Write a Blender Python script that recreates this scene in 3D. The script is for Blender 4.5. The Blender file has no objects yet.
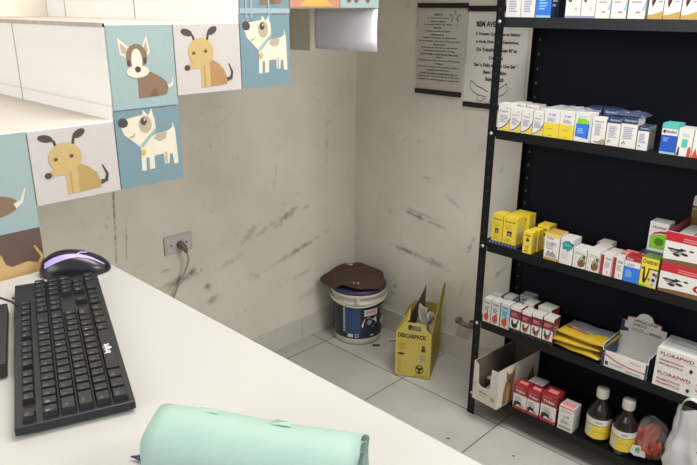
import bpy, bmesh, math, random
from mathutils import Vector, Matrix, noise
rnd = random.Random(7)
COL = bpy.context.scene.collection
PI = math.pi
sin, cos, rad = math.sin, math.cos, math.radians

# ------------------------------------------------------------------ materials
def lin(c):
    return c / 12.92 if c <= .04045 else ((c + .055) / 1.055) ** 2.4
def hexc(h):
    h = h.lstrip('#')
    return tuple(lin(int(h[i:i + 2], 16) / 255) for i in (0, 2, 4)) + (1,)
_m = {}
def col(h, rough=.5, var=.07, scale=60, metal=0, bump=0, name=None, spec=.5):
    key = (h, rough, var, scale, metal, bump, spec)
    if key in _m: return _m[key]
    m = bpy.data.materials.new(name or 'paint_' + h.strip('#')); m.use_nodes = True
    nt = m.node_tree; b = nt.nodes['Principled BSDF']
    c = hexc(h)
    tc = nt.nodes.new('ShaderNodeTexCoord'); n = nt.nodes.new('ShaderNodeTexNoise')
    n.inputs['Scale'].default_value = scale; n.inputs['Detail'].default_value = 3
    nt.links.new(tc.outputs['Object'], n.inputs['Vector'])
    mx = nt.nodes.new('ShaderNodeMix'); mx.data_type = 'RGBA'
    mx.inputs['A'].default_value = tuple(max(0, x * (1 - var)) for x in c[:3]) + (1,)
    mx.inputs['B'].default_value = tuple(min(1, x * (1 + var)) for x in c[:3]) + (1,)
    nt.links.new(n.outputs['Fac'], mx.inputs['Factor'])
    nt.links.new(mx.outputs['Result'], b.inputs['Base Color'])
    b.inputs['Roughness'].default_value = rough; b.inputs['Metallic'].default_value = metal
    b.inputs['Specular IOR Level'].default_value = spec
    if bump:
        bp = nt.nodes.new('ShaderNodeBump'); bp.inputs['Strength'].default_value = bump; bp.inputs['Distance'].default_value = .002
        nt.links.new(n.outputs['Fac'], bp.inputs['Height']); nt.links.new(bp.outputs['Normal'], b.inputs['Normal'])
    _m[key] = m
    return m
def clear_plastic(name, tint='#ffffff', alpha=.35, rough=.12):
    m = bpy.data.materials.new(name); m.use_nodes = True
    nt = m.node_tree; b = nt.nodes['Principled BSDF']
    b.inputs['Base Color'].default_value = hexc(tint); b.inputs['Roughness'].default_value = rough
    n = nt.nodes.new('ShaderNodeTexNoise'); n.inputs['Scale'].default_value = 35
    mr = nt.nodes.new('ShaderNodeMapRange'); mr.inputs['To Min'].default_value = alpha * .5; mr.inputs['To Max'].default_value = alpha * 1.5
    nt.links.new(n.outputs['Fac'], mr.inputs['Value']); nt.links.new(mr.outputs['Result'], b.inputs['Alpha'])
    return m

def dirty(name, base, dark, marks=(), axes='yz', rough=.75, big=1.6, fine=9, gradient=None):
    """Painted plaster with blotches and scuff marks.  marks: (a, b, angle, half length, half width, strength) in wall metres."""
    m = bpy.data.materials.new(name); m.use_nodes = True
    nt = m.node_tree; N = nt.nodes; L = nt.links; b = N['Principled BSDF']; b.inputs['Roughness'].default_value = rough
    tc = N.new('ShaderNodeTexCoord'); sep = N.new('ShaderNodeSeparateXYZ'); L.new(tc.outputs['Object'], sep.inputs[0])
    cmb = N.new('ShaderNodeCombineXYZ')
    L.new(sep.outputs['Y' if axes[0] == 'y' else 'X'], cmb.inputs[0]); L.new(sep.outputs['Z'], cmb.inputs[1])
    vec = cmb.outputs[0]
    def nz(scale, det=5, ro=.6):
        n = N.new('ShaderNodeTexNoise'); n.inputs['Scale'].default_value = scale; n.inputs['Detail'].default_value = det
        n.inputs['Roughness'].default_value = ro; L.new(vec, n.inputs['Vector']); return n.outputs['Fac']
    def ma(op, a, c=None):
        n = N.new('ShaderNodeMath'); n.operation = op
        for i, x in enumerate((a, c)):
            if x is None: continue
            if isinstance(x, (int, float)): n.inputs[i].default_value = x
            else: L.new(x, n.inputs[i])
        return n.outputs[0]
    def mr(v, a, c, d=0, e=1):
        n = N.new('ShaderNodeMapRange'); L.new(v, n.inputs['Value'])
        for k, x in zip(('From Min', 'From Max', 'To Min', 'To Max'), (a, c, d, e)): n.inputs[k].default_value = x
        return n.outputs['Result']
    blot = mr(nz(big), .35, .75, 0, .35)
    speck = mr(nz(38, 4, .7), .60, .74, 0, .55)
    tot = ma('ADD', blot, ma('MULTIPLY', speck, mr(nz(2.3), .42, .64)))
    grain = nz(30, 6, .75); grain2 = nz(fine * 9, 4, .7)
    for (a, c, ang, hl, hw, st) in marks:
        mp = N.new('ShaderNodeMapping'); mp.vector_type = 'TEXTURE'
        mp.inputs['Location'].default_value = (a, c, 0); mp.inputs['Rotation'].default_value = (0, 0, rad(ang)); mp.inputs['Scale'].default_value = (hl * 1.1, hw * 1.5, 1)
        L.new(vec, mp.inputs['Vector'])
        ln = N.new('ShaderNodeVectorMath'); ln.operation = 'LENGTH'; L.new(mp.outputs[0], ln.inputs[0])
        fall = mr(ln.outputs['Value'], 0, 1, 1, 0)
        k = ma('MULTIPLY', mr(ma('ADD', fall, ma('MULTIPLY', ma('SUBTRACT', grain, .5), 2.4)), .25, 1.0), min(1, st * 1.15))
        k = ma('MULTIPLY', k, mr(ln.outputs['Value'], .8, 1.0, 1, 0))
        tot = ma('MAXIMUM', tot, k)
    mx = N.new('ShaderNodeMix'); mx.data_type = 'RGBA'; mx.inputs['A'].default_value = hexc(base); mx.inputs['B'].default_value = hexc(dark)
    L.new(tot, mx.inputs['Factor']); L.new(mx.outputs['Result'], b.inputs['Base Color'])
    bp = N.new('ShaderNodeBump'); bp.inputs['Strength'].default_value = .12; bp.inputs['Distance'].default_value = .004
    L.new(grain, bp.inputs['Height']); L.new(bp.outputs['Normal'], b.inputs['Normal'])
    return m

def tile_floor():
    m = bpy.data.materials.new('floor_tile'); m.use_nodes = True
    nt = m.node_tree; N = nt.nodes; L = nt.links; b = N['Principled BSDF']
    tc = N.new('ShaderNodeTexCoord'); mp = N.new('ShaderNodeMapping')
    mp.inputs['Location'].default_value = (1.546 + 4.74, -1.941 + 4.74, 0)
    L.new(tc.outputs['Object'], mp.inputs[0])
    br = N.new('ShaderNodeTexBrick'); br.offset = 0; br.inputs['Scale'].default_value = 1
    for k, v in (('Mortar Size', .0028), ('Mortar Smooth', .2), ('Bias', 0), ('Brick Width', .474), ('Row Height', .474)): br.inputs[k].default_value = v
    br.inputs['Color1'].default_value = hexc('#c2c1bb'); br.inputs['Color2'].default_value = hexc('#bcbbb5'); br.inputs['Mortar'].default_value = hexc('#69635c')
    L.new(mp.outputs[0], br.inputs['Vector'])
    n = N.new('ShaderNodeTexNoise'); n.inputs['Scale'].default_value = 5; n.inputs['Detail'].default_value = 6; L.new(tc.outputs['Object'], n.inputs['Vector'])
    mr = N.new('ShaderNodeMapRange'); mr.inputs['From Min'].default_value = .3; mr.inputs['From Max'].default_value = .7; mr.inputs['To Min'].default_value = .84; mr.inputs['To Max'].default_value = 1.0
    L.new(n.outputs['Fac'], mr.inputs['Value'])
    mx = N.new('ShaderNodeMix'); mx.data_type = 'RGBA'; mx.blend_type = 'MULTIPLY'; mx.inputs['Factor'].default_value = 1
    L.new(br.outputs['Color'], mx.inputs['A']); L.new(mr.outputs['Result'], mx.inputs['B']); L.new(mx.outputs['Result'], b.inputs['Base Color'])
    b.inputs['Roughness'].default_value = .38
    return m

# ------------------------------------------------------------------ mesh builder with flat printing
_glyph = {}
def text_mesh(s, bold):
    k = (s, bold)
    if k in _glyph: return _glyph[k]
    cu = bpy.data.curves.new('t', 'FONT'); cu.body = s; cu.resolution_u = 2; cu.offset = .045 if bold == 2 else .022 if bold else 0
    o = bpy.data.objects.new('t', cu); COL.objects.link(o)
    dg = bpy.context.evaluated_depsgraph_get()
    me = bpy.data.meshes.new_from_object(o.evaluated_get(dg))
    vs = [(v.co.x, v.co.y) for v in me.vertices]; fs = [tuple(p.vertices) for p in me.polygons]
    bpy.data.objects.remove(o); bpy.data.curves.remove(cu); bpy.data.meshes.remove(me)
    if vs:
        x0 = min(v[0] for v in vs); x1 = max(v[0] for v in vs); y0 = min(v[1] for v in vs); y1 = max(v[1] for v in vs)
        vs = [((x - x0) / max(1e-6, x1 - x0), (y - y0) / max(1e-6, y1 - y0)) for x, y in vs]
    _glyph[k] = (vs, fs)
    return _glyph[k]

class MB:
    def __init__(self):
        self.bm = bmesh.new(); self.mats = []; self.pm = None; self.lay = 0; self.smooth_idx = set()
    def mi(self, m):
        if m not in self.mats: self.mats.append(m)
        return self.mats.index(m)
    def face(self, pts, m, smooth=False):
        vs = [self.bm.verts.new(p) for p in pts]
        try: f = self.bm.faces.new(vs)
        except ValueError: return None
        f.material_index = self.mi(m); f.smooth = smooth
        return f
    def box(self, x0, x1, y0, y1, z0, z1, m, front=None, top=None, side=None, T=None):
        P = [Vector(p) for p in ((x0, y0, z0), (x1, y0, z0), (x1, y1, z0), (x0, y1, z0), (x0, y0, z1), (x1, y0, z1), (x1, y1, z1), (x0, y1, z1))]
        if T is not None: P = [T @ p for p in P]
        vs = [self.bm.verts.new(p) for p in P]
        for idx, mm in (((0, 3, 2, 1), m), ((4, 5, 6, 7), top or m), ((0, 1, 5, 4), front or m), ((1, 2, 6, 5), side or m), ((2, 3, 7, 6), m), ((3, 0, 4, 7), side or m)):
            f = self.bm.faces.new([vs[i] for i in idx]); f.material_index = self.mi(mm)
    def prism(self, pts, d, m, frame):
        """extrude polygon pts (2d) along depth d; frame(a,b,t) -> point"""
        n = len(pts)
        A = [self.bm.verts.new(frame(a, b, 0)) for a, b in pts]; B = [self.bm.verts.new(frame(a, b, d)) for a, b in pts]
        k = self.mi(m)
        for f in ([A[::-1]] + [B] + [[A[i], A[(i + 1) % n], B[(i + 1) % n], B[i]] for i in range(n)]):
            self.bm.faces.new(f).material_index = k
    def lathe(self, prof, m, n=40, cx=0, cy=0, smooth=True, cap=True):
        k = self.mi(m); rings = []
        for r, z in prof:
            rings.append([self.bm.verts.new((cx + r * cos(2 * PI * i / n), cy + r * sin(2 * PI * i / n), z)) for i in range(n)])
        for a, b in zip(rings, rings[1:]):
            for i in range(n):
                f = self.bm.faces.new((a[i], a[(i + 1) % n], b[(i + 1) % n], b[i])); f.material_index = k; f.smooth = smooth
        if cap:
            self.bm.faces.new(rings[0][::-1]).material_index = k; self.bm.faces.new(rings[-1]).material_index = k
    def tube(self, pts, r, m, n=8, closed=False):
        pts = [Vector(p) for p in pts]; rings = []; k = self.mi(m); up = None
        for i, p in enumerate(pts):
            t = (pts[min(i + 1, len(pts) - 1)] - pts[max(i - 1, 0)]).normalized()
            if up is None: up = t.orthogonal().normalized()
            s = (up - t * up.dot(t)).normalized(); up = s; q = t.cross(s)
            rr = r[i] if isinstance(r, (list, tuple)) else r
            rings.append([self.bm.verts.new(p + (s * cos(2 * PI * j / n) + q * sin(2 * PI * j / n)) * rr) for j in range(n)])
        for a, b in zip(rings, rings[1:]):
            for i in range(n):
                f = self.bm.faces.new((a[i], a[(i + 1) % n], b[(i + 1) % n], b[i])); f.material_index = k; f.smooth = True
        self.bm.faces.new(rings[0][::-1]).material_index = k; self.bm.faces.new(rings[-1]).material_index = k
    def grid(self, fn, nu, nv, m, smooth=True, matfn=None):
        V = [[self.bm.verts.new(fn(i / nu, j / nv)) for j in range(nv + 1)] for i in range(nu + 1)]
        for i in range(nu):
            for j in range(nv):
                f = self.bm.faces.new((V[i][j], V[i + 1][j], V[i + 1][j + 1], V[i][j + 1]))
                f.material_index = self.mi(matfn((i + .5) / nu, (j + .5) / nv) if matfn else m); f.smooth = smooth
        return V
    # --- printing on a face: fractions u,v of the face
    def plane(self, o, u, v, eps=.00006):
        o, u, v = Vector(o), Vector(u), Vector(v); n = u.cross(v).normalized()
        self.pm = lambda a, b, l: o + u * a + v * b + n * (.00012 + eps * l)
        self.lay = 0; return self
    def nxt(self):
        self.lay += 1; return self.lay
    def rect(self, u0, v0, u1, v1, m, seg=1, l=None):
        l = l or self.nxt()
        for i in range(seg):
            a = u0 + (u1 - u0) * i / seg; b = u0 + (u1 - u0) * (i + 1) / seg
            self.face([self.pm(a, v0, l), self.pm(b, v0, l), self.pm(b, v1, l), self.pm(a, v1, l)], m)
    def poly(self, pts, m):
        l = self.nxt(); self.face([self.pm(a, b, l) for a, b in pts], m)
    def ell(self, cx, cy, rx, ry, m, n=20, ang=0):
        c, s = cos(rad(ang)), sin(rad(ang))
        self.poly([(cx + rx * cos(2 * PI * i / n) * c - ry * sin(2 * PI * i / n) * s, cy + rx * cos(2 * PI * i / n) * s + ry * sin(2 * PI * i / n) * c) for i in range(n)], m)
    def stroke(self, pts, w0, w1, m):
        """tapered thick line through pts"""
        l = self.nxt(); n = len(pts); Lp = []; Rp = []
        for i, (x, y) in enumerate(pts):
            xa, ya = pts[max(0, i - 1)]; xb, yb = pts[min(n - 1, i + 1)]
            d = math.hypot(xb - xa, yb - ya) or 1; nx, ny = -(yb - ya) / d, (xb - xa) / d
            w = (w0 + (w1 - w0) * i / (n - 1)) / 2
            Lp.append((x + nx * w, y + ny * w)); Rp.append((x - nx * w, y - ny * w))
        for i in range(n - 1):
            self.face([self.pm(*Rp[i], l), self.pm(*Rp[i + 1], l), self.pm(*Lp[i + 1], l), self.pm(*Lp[i], l)], m)
    def text(self, s, u0, v0, u1, v1, m, bold=True, vert=False):
        l = self.nxt(); vs, fs = text_mesh(s, bold); k = self.mi(m)
        if vert: f = lambda x, y: (u1 + (u0 - u1) * y, v0 + (v1 - v0) * x)
        else: f = lambda x, y: (u0 + (u1 - u0) * x, v0 + (v1 - v0) * y)
        V = [self.bm.verts.new(self.pm(*f(x, y), l)) for x, y in vs]
        for q in fs:
            try: self.bm.faces.new([V[i] for i in q]).material_index = k
            except ValueError: pass
    def lines(self, u0, v0, u1, v1, n, m, fill=.45):
        l = self.nxt(); h = (v1 - v0) / n
        for i in range(n):
            w = (u1 - u0) * rnd.uniform(.6, 1)
            self.rect(u0, v0 + h * i, u0 + w, v0 + h * (i + fill), m, l=l)
    def build(self, name, parent=None, loc=(0, 0, 0), rz=0, bevel=0, solid=0, sub=0, fix=False, mat=None):
        bm = self.bm
        if fix: bmesh.ops.remove_doubles(bm, verts=bm.verts, dist=1e-5); bmesh.ops.recalc_face_normals(bm, faces=bm.faces)
        me = bpy.data.meshes.new(name); bm.to_mesh(me); bm.free()
        for m in self.mats: me.materials.append(m)
        o = bpy.data.objects.new(name, me); COL.objects.link(o)
        o.location = loc; o.rotation_euler[2] = rz
        if parent: o.parent = parent
        if solid:
            s = o.modifiers.new('thick', 'SOLIDIFY'); s.thickness = solid; s.offset = 0
        if sub:
            s = o.modifiers.new('sub', 'SUBSURF'); s.levels = sub; s.render_levels = sub
        if bevel:
            b = o.modifiers.new('bev', 'BEVEL'); b.width = bevel; b.segments = 2; b.limit_method = 'ANGLE'
        return o

def tag(o, label=None, cat=None, group=None, kind=None):
    if label: o['label'] = label
    if cat: o['category'] = cat
    if group: o['group'] = group
    if kind: o['kind'] = kind
    return o
def empty(name, label, cat, loc=(0, 0, 0), rz=0, group=None):
    o = bpy.data.objects.new(name, None); COL.objects.link(o); o.location = loc; o.rotation_euler[2] = rz; o.empty_display_size = .05
    return tag(o, label, cat, group)

# ------------------------------------------------------------------ the room
XL, YB = -2.126, 2.253
TX = -1.17                      # open end of the staircase
marks_l = [(1.70, .60, 20, .28, .02, .4), (1.85, .45, 15, .34, .02, .4), (1.5, .50, 15, .2, .02, .3), (1.9, .33, 10, .2, .02, .3), (1.80, .625, 22, .11, .022, .8), (1.92, .645, 10, .05, .012, .5), (1.60, .59, 35, .12, .03, .45), (1.88, .455, 14, .24, .016, .75), (2.06, .50, 40, .05, .02, .4),
           (1.62, .40, 60, .03, .05, .4), (1.26, .49, 10, .14, .022, .95), (1.31, .505, 25, .05, .02, .9), (1.38, .42, -30, .03, .02, .8), (1.40, .36, 20, .05, .02, .6), (1.20, .545, 0, .035, .006, .6),
           (1.022, .86, 86, .55, .006, .75), (1.052, .70, 84, .14, .005, .7), (1.75, .80, 80, .10, .01, .35), (1.56, .93, 70, .06, .012, .3), (2.06, .92, 88, .25, .018, .35), (1.45, .75, 30, .1, .03, .25), (1.95, .22, 5, .15, .03, .35)]
marks_b = [(-1.72, .63, -7, .2, .012, .45), (-1.70, .425, -9, .26, .014, .45), (-1.55, .72, -30, .08, .012, .35), (-1.62, 1.0, -5, .2, .008, .3), (-1.48, .33, 75, .1, .012, .4), (-1.33, .62, 80, .12, .01, .4), (-1.76, .617, -8, .09, .014, .85), (-1.64, .60, -4, .09, .010, .6), (-1.80, .435, -6, .12, .014, .8), (-1.62, .42, -10, .1, .02, .5), (-1.856, .235, 60, .03, .014, .9), (-1.87, .20, 0, .03, .02, .5),
           (-1.90, .60, 60, .03, .02, .4), (-1.70, .80, -10, .05, .012, .4), (-1.45, .55, 70, .06, .012, .6), (-1.235, .185, 50, .05, .03, .75), (-1.43, .12, 80, .06, .012, .5), (-1.83, .95, 30, .05, .01, .35), (-1.33, .9, 80, .05, .01, .5), (-1.30, .47, 50, .08, .01, .5)]
wl = dirty('plaster_left', '#e6dfd0', '#8a8276', marks_l, 'yz')
wb = dirty('plaster_back', '#e8e3d6', '#857e72', marks_b, 'xz')
mb = MB(); mb.box(-4.2, 3.0, -3, 4, -.06, 0, tile_floor()); tag(mb.build('floor'), kind='structure')
mb = MB(); mb.box(XL - .12, XL, -3, YB + .12, 0, 2.9, wl); tag(mb.build('wall_left'), kind='structure')
mb = MB(); mb.box(XL, 1.8, YB, YB + .12, 0, 2.9, wb); tag(mb.build('wall_back'), kind='structure')
mb = MB(); mb.box(XL - .12, 1.8, -3, YB + .12, 2.9, 3.0, col('#d8d5cc', .8)); tag(mb.build('ceiling'), kind='structure')
base_m = col('#cac6bc', .45, .1, 14); gr = col('#70685e', .8)
def baseboard(name, horiz):
    mb = MB(); h = .105
    if horiz:
        cuts = [XL + .011, -1.563, -1.089, -.615, -.141, .333, .807, 1.8]
        for a, b in zip(cuts, cuts[1:]): mb.box(a + .001, b - .001, YB - .011, YB, 0, h, base_m)
        mb.box(cuts[0], cuts[-1], YB - .009, YB, 0, h - .001, gr)
    else:
        cuts = [YB, 1.88, 1.406, .932, .458, -.016, -.49, -.964, -3]
        for b, a in zip(cuts, cuts[1:]): mb.box(XL, XL + .011, a + .001, b - .001, 0, h, base_m)
        mb.box(XL, XL + .009, cuts[-1], cuts[0], 0, h - .001, gr)
    tag(mb.build(name), kind='structure')
baseboard('baseboard_back', True); baseboard('baseboard_left', False)

# ------------------------------------------------------------------ staircase (folded slab, underside visible), picture tiles on its open side
stair = empty('staircase', 'white folded-slab staircase with dog picture tiles along its open side', 'staircase', (TX, .28, 0))
def stloc(o): o.parent = stair; o.matrix_parent_inverse = Matrix.Translation((-TX, -.28, 0)); return o
white = dirty('stair_paint', '#efeeea', '#8d8578', [], 'yz', .5, 2.2)
tread_m = dirty('tread_paint', '#b9b1a8', '#857c72', [], 'yx' if False else 'xz', .6, 3)
edge_m = col('#a79d90', .7, .25, 40)
RUN, RISE = .30, .172
for k in range(-7, 6):
    y0 = .28 + RUN * (k); zt = 1.30 + RISE * k; zb = zt - .135
    ymax = YB - .002
    P = [(y0, zt - RISE), (y0, zt), (y0 + RUN, zt), (y0 + .44, zb), (y0 + .14, zb), (y0 + .14, zb - RISE)]
    P = [(min(a, ymax), max(b, .001)) for a, b in P]
    if zt - RISE < .01: P = [(y0, .001), (y0, zt), (y0 + RUN, zt), (y0 + .44, max(.002, zb)), (y0 + .44, .001)]
    mb = MB(); mb.prism(P, -(TX - XL - .006), white, lambda a, b, t: Vector((TX - .004 + t, a, b)))
    # chipped plaster edge line along the nosing, seams on the riser
    mb.box(XL + .004, TX - .004, y0 - .003, y0 + .004, zt - .006, zt + .0015, edge_m)
    for xs in (-1.60, -2.0):
        mb.box(xs, xs + .003, y0 - .0008, y0, zt - RISE, zt - .006, col('#9d978d', .8))
    mb.box(XL + .004, TX - .0045, y0 + .004, y0 + RUN - .004, zt - .001, zt + .0008, tread_m) if zt > .02 and y0 + RUN < YB else None
    stloc(mb.build('step'))

C_ = {n: col(h, .45, .05) for n, h in dict(tileblue='#6b858e', tilepale='#90a3a2', tilewhite='#b9b3b0', brownbg='#5d4a42', cream='#d0c8b6', yel='#b79d68', yel2='#a68a54', tan='#bb9a68',
      ora='#a27b50', dk='#463a36', br='#7d6350', br2='#6f523d', grey='#a89a86', teal='#8ba5a4', salmon='#b07e68', gold='#c79b4b', strip='#8ea2a8', eye='#5e4634').items()}
def dog_yellow(m, body='yel2'):
    Y, B, D = C_['yel'], C_[body], C_['dk']
    m.stroke([(.30, .74), (.27, .84), (.21, .88)], .035, .03, D); m.ell(.185, .885, .085, .05, D, ang=-20)
    m.stroke([(.48, .76), (.50, .86), (.54, .90)], .035, .03, D); m.ell(.565, .905, .085, .05, D, ang=35)
    m.stroke([(.74, .17), (.83, .19), (.85, .28), (.80, .42)], .075, .015, D)
    m.poly([(.36, .08), (.76, .10), (.765, .2), (.72, .33), (.63, .43), (.55, .48), (.36, .45)], B)
    m.poly([(.36, .08), (.50, .09), (.50, .45), (.36, .45)], Y)
    m.rect(.405, .09, .425, .40, B)
    m.poly([(.17, .37), (.40, .36), (.42, .47), (.19, .45)], Y)
    m.ell(.38, .60, .19, .205, Y, 28); m.ell(.165, .385, .042, .042, D, 14)
    m.ell(.27, .59, .026, .026, C_['eye'], 12); m.ell(.45, .61, .026, .026, C_['eye'], 12)
def dog_white(m):
    W, D, G = C_['cream'], C_['dk'], C_['grey']
    m.poly([(.35, .50), (.42, .58), (.60, .66), (.80, .68), (.875, .72), (.88, .8), (.915, .68), (.93, .30), (.93, .22), (.86, .22), (.845, .36), (.80, .37), (.78, .24), (.71, .24), (.70, .38), (.55, .37), (.545, .2), (.46, .2), (.47, .36), (.42, .36), (.41, .19), (.34, .2), (.35, .4)], W)
    m.poly([(.56, .6), (.62, .67), (.78, .67), (.76, .58), (.65, .55)], G); m.rect(.72, .25, .755, .40, G)
    m.poly([(.07, .84), (.15, .89), (.45, .93), (.60, .88), (.61, .72), (.42, .52), (.34, .52), (.12, .70)], W)
    m.poly([(.42, .90), (.43, .99), (.50, .92)], C_['cream']); m.poly([(.50, .9), (.565, 1.0), (.60, .82)], W)
    m.ell(.45, .80, .10, .115, G, 22); m.ell(.43, .84, .05, .05, D, 16); m.ell(.445, .86, .014, .014, W, 8)
    m.ell(.12, .85, .075, .06, D, 18, ang=-10)
    m.stroke([(.20, .66), (.25, .66), (.28, .70)], .012, .012, C_['br'])
    m.poly([(.35, .54), (.385, .505), (.615, .70), (.60, .74)], C_['teal']); m.ell(.385, .44, .04, .04, C_['gold'], 14)
def dog_boston(m):
    W, B, D = C_['cream'], C_['br'], C_['dk']
    m.poly([(.15, .86), (.17, .66), (.25, .62), (.31, .74)], W); m.poly([(.58, .88), (.50, .74), (.57, .63), (.62, .68)], W)
    m.poly([(.18, .80), (.19, .68), (.25, .66), (.27, .73)], C_['grey']); m.poly([(.57, .82), (.53, .74), (.56, .66), (.59, .69)], C_['grey'])
    m.ell(.41, .63, .16, .15, B, 26); m.ell(.285, .555, .026, .04, D, 12); m.ell(.53, .575, .026, .04, D, 12)
    m.stroke([(.86, .24), (.92, .26), (.95, .35)], .05, .01, W)
    m.poly([(.40, .42), (.39, .12), (.82, .14), (.86, .22), (.84, .30), (.76, .36), (.60, .44)], B); m.poly([(.55, .13), (.70, .13), (.66, .24), (.58, .2)], C_['br2'])
    m.ell(.405, .58, .082, .145, W, 22); m.ell(.41, .45, .17, .075, W, 26); m.ell(.41, .475, .045, .038, D, 16)
    m.rect(0, 0, 1, .07, C_['strip'])
def dog_tail_left(m):
    m.ell(.50, .29, .30, .115, C_['br'], 26); m.stroke([(.76, .27), (.84, .31), (.90, .44)], .06, .012, C_['cream'])
    m.rect(0, 0, 1, .06, C_['strip'])
def dog_lying(m):
    T = C_['tan']
    m.poly([(.2, .2), (.22, .5), (.36, .58), (.40, .74), (.47, .62), (.52, .74), (.56, .58), (.62, .53), (.8, .56), (.93, .50), (.97, .36), (.97, .2)], T)
    m.stroke([(.90, .45), (.98, .58), (.90, .76)], .06, .02, T)
def tile_spiky(m):
    pts = []
    for i in range(32):
        a = 2 * PI * i / 32; r = 1 if i % 2 else .8
        pts.append((.52 + .36 * r * cos(a), .42 + .36 * r * sin(a)))
    m.poly(pts, C_['cream']); m.poly([(.2, .02), (.85, .02), (.7, .14), (.3, .12)], C_['gold'])
def tile_feet(m):
    for x in (.22, .40, .70): m.ell(x, .12, .06, .05, C_['br2'], 12)
    m.poly([(.2, .16), (.75, .16), (.8, .6), (.5, .8), (.2, .6)], C_['cream'])
def tile(y0, y1, z0, z1, bg, draw=None, skew=0):
    mb = MB(); mb.box(TX - .0035, TX, y0 + .0008, y1 - .0008, z0, z1, bg, side=bg)
    if draw:
        mb.plane((TX, y0, z0), (0, y1 - y0, 0), (0, 0, z1 - z0)); draw(mb)
    stloc(mb.build('picture_tile'))
B_, P_, W_ = C_['tileblue'], C_['tilepale'], C_['tilewhite']
tile(.27, .42, 1.128, 1.298, P_, dog_tail_left)
tile(.27, .42, .998, 1.1275, C_['brownbg'], dog_lying)
tile(.121, .27, 1.127 - .15, 1.127, W_, dog_yellow)
tile(.421, .58, 1.166, 1.297, W_, dog_yellow)
tile(.581, .72, 1.166, 1.315, B_, dog_white)
tile(.583, .72, 1.317, 1.469, P_, dog_boston)
tile(.721, .88, 1.334, 1.469, W_, lambda m: dog_yellow(m, 'ora'))
tile(.881, 1.02, 1.334, 1.487, B_, dog_white)
tile(.883, 1.02, 1.489, 1.641, B_, dog_boston)
tile(1.021, 1.18, 1.502, 1.641, C_['salmon'], tile_spiky)
tile(1.181, 1.32, 1.502, 1.655, P_, tile_feet)
tile(1.183, 1.32, 1.657, 1.813, B_, dog_white)
tile(1.321, 1.48, 1.674, 1.813, W_, dog_yellow)
tile(1.481, 1.62, 1.674, 1.985, B_, dog_white)
# drip strips of worn paint on the blue tile
mb = MB(); mb.plane((TX + .0012, .883, 1.48), (0, .137, 0), (0, 0, .12))
for u in (.1, .2, .55): mb.rect(u, 0, u + .03, 1, C_['strip'], l=1)
stloc(mb.build('picture_tile'))
# hanging panel under the third step, bent so its right end catches light
mb = MB()
mb.grid(lambda u, v: Vector((-1.375 + .207 * u, 1.315 - .022 * (1 - (u) ** 5) - .003 * sin(v * 3), 1.395 + .104 * v)), 16, 4, col('#d9d6dc', .35), True)
stloc(mb.build('support_panel', solid=.004))
mb = MB(); mb.box(-1.62, -1.395, 1.29, 1.31, 1.388, 1.4985, col('#cfc6ba', .8)); stloc(mb.build('panel_shade_board'))  # grey board paints in the shaded left part of the hanging panel

# ------------------------------------------------------------------ counter
ZC = 1.05
ctr = empty('counter', 'long white service counter in the foreground, running right from the stairs', 'counter', (-.2, .1, 0))
cw = col('#aba9a5', .38, .025, 3)
def up(o, p, loc): o.parent = p; o.matrix_parent_inverse = Matrix.Translation(loc).inverted(); return o
mb = MB(); mb.box(-1.163, 1.2, -.28, .512, ZC - .04, ZC, cw); up(mb.build('worktop', bevel=.003), ctr, (-.2, .1, 0))
mb = MB(); mb.box(-1.15, 1.18, .46, .48, .0, ZC - .04, cw); up(mb.build('front_panel'), ctr, (-.2, .1, 0))
for x in (-1.15, 1.16):
    mb = MB(); mb.box(x, x + .02, -.2, .46, 0, ZC - .04, cw); up(mb.build('side_panel'), ctr, (-.2, .1, 0))

# keyboard
kb_loc = (-.639, .306, ZC); kb_rot = rad(159.6)
kb = empty('keyboard', 'full-size black keyboard with white lettering lying on the counter', 'keyboard', kb_loc, kb_rot)
kblk = col('#17191d', .42, .1, 90); keym = col('#101216', .38, .1, 120); kwhite = col('#d6d8d8', .5); kgrey = col('#74787c', .5)
KL, KD = .432, .128
mb = MB()
mb.box(0, KL, 0, KD, .004, .0145, kblk); mb.box(.01, KL - .01, .01, KD - .01, .001, .004, kblk)
mb.box(.3, .36, .1235, KD + .0005, .006, .0155, kblk)
o = mb.build('case', kb, bevel=.004)
pitch = .0187
rows = []
x0 = .006
def row(y, h, items):
    x = x0
    for it in items:
        w, s = it
        if s is not None: rows.append((x, y, w * pitch, h, s))
        x += w * pitch
one = lambda st: [(1, c) for c in st]
ky = [.0055 + i * .0188 for i in range(5)]
row(ky[0], .0188, [(1.25, 'Ctrl'), (1.25, 'W'), (1.25, 'Alt'), (6.25, ''), (1.25, 'Alt'), (1.25, 'W'), (1.25, 'M'), (1.25, 'Ctrl'), (.2, None), (1, '<'), (1, 'v'), (1, '>'), (.2, None), (2, '0'), (1, ','), (1, 'En')])
row(ky[1], .0188, [(1.25, 'Sh'), (1, '\\')] + one('ZXCVBNM,.;/') + [(1.75, 'Shift'), (1.2, None), (1, '^'), (1.2, None)] + one('123'))
row(ky[2], .0188, [(1.75, 'Caps')] + one('ASDFGHJKLÇ~]') + [(1.25, 'Ent'), (3.4, None)] + one('456.'))
row(ky[3], .0188, [(1.5, 'Tab')] + one("QWERTYUIOP´[") + [(1.5, 'Ent'), (.2, None), (1, 'Del'), (1, 'End'), (1, 'PD'), (.2, None)] + one('789+'))
row(ky[4], .0188, one("'1234567890-=") + [(2, 'Bk'), (.2, None), (1, 'Ins'), (1, 'Hm'), (1, 'PU'), (.2, None)] + one('N/*-'))
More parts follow.
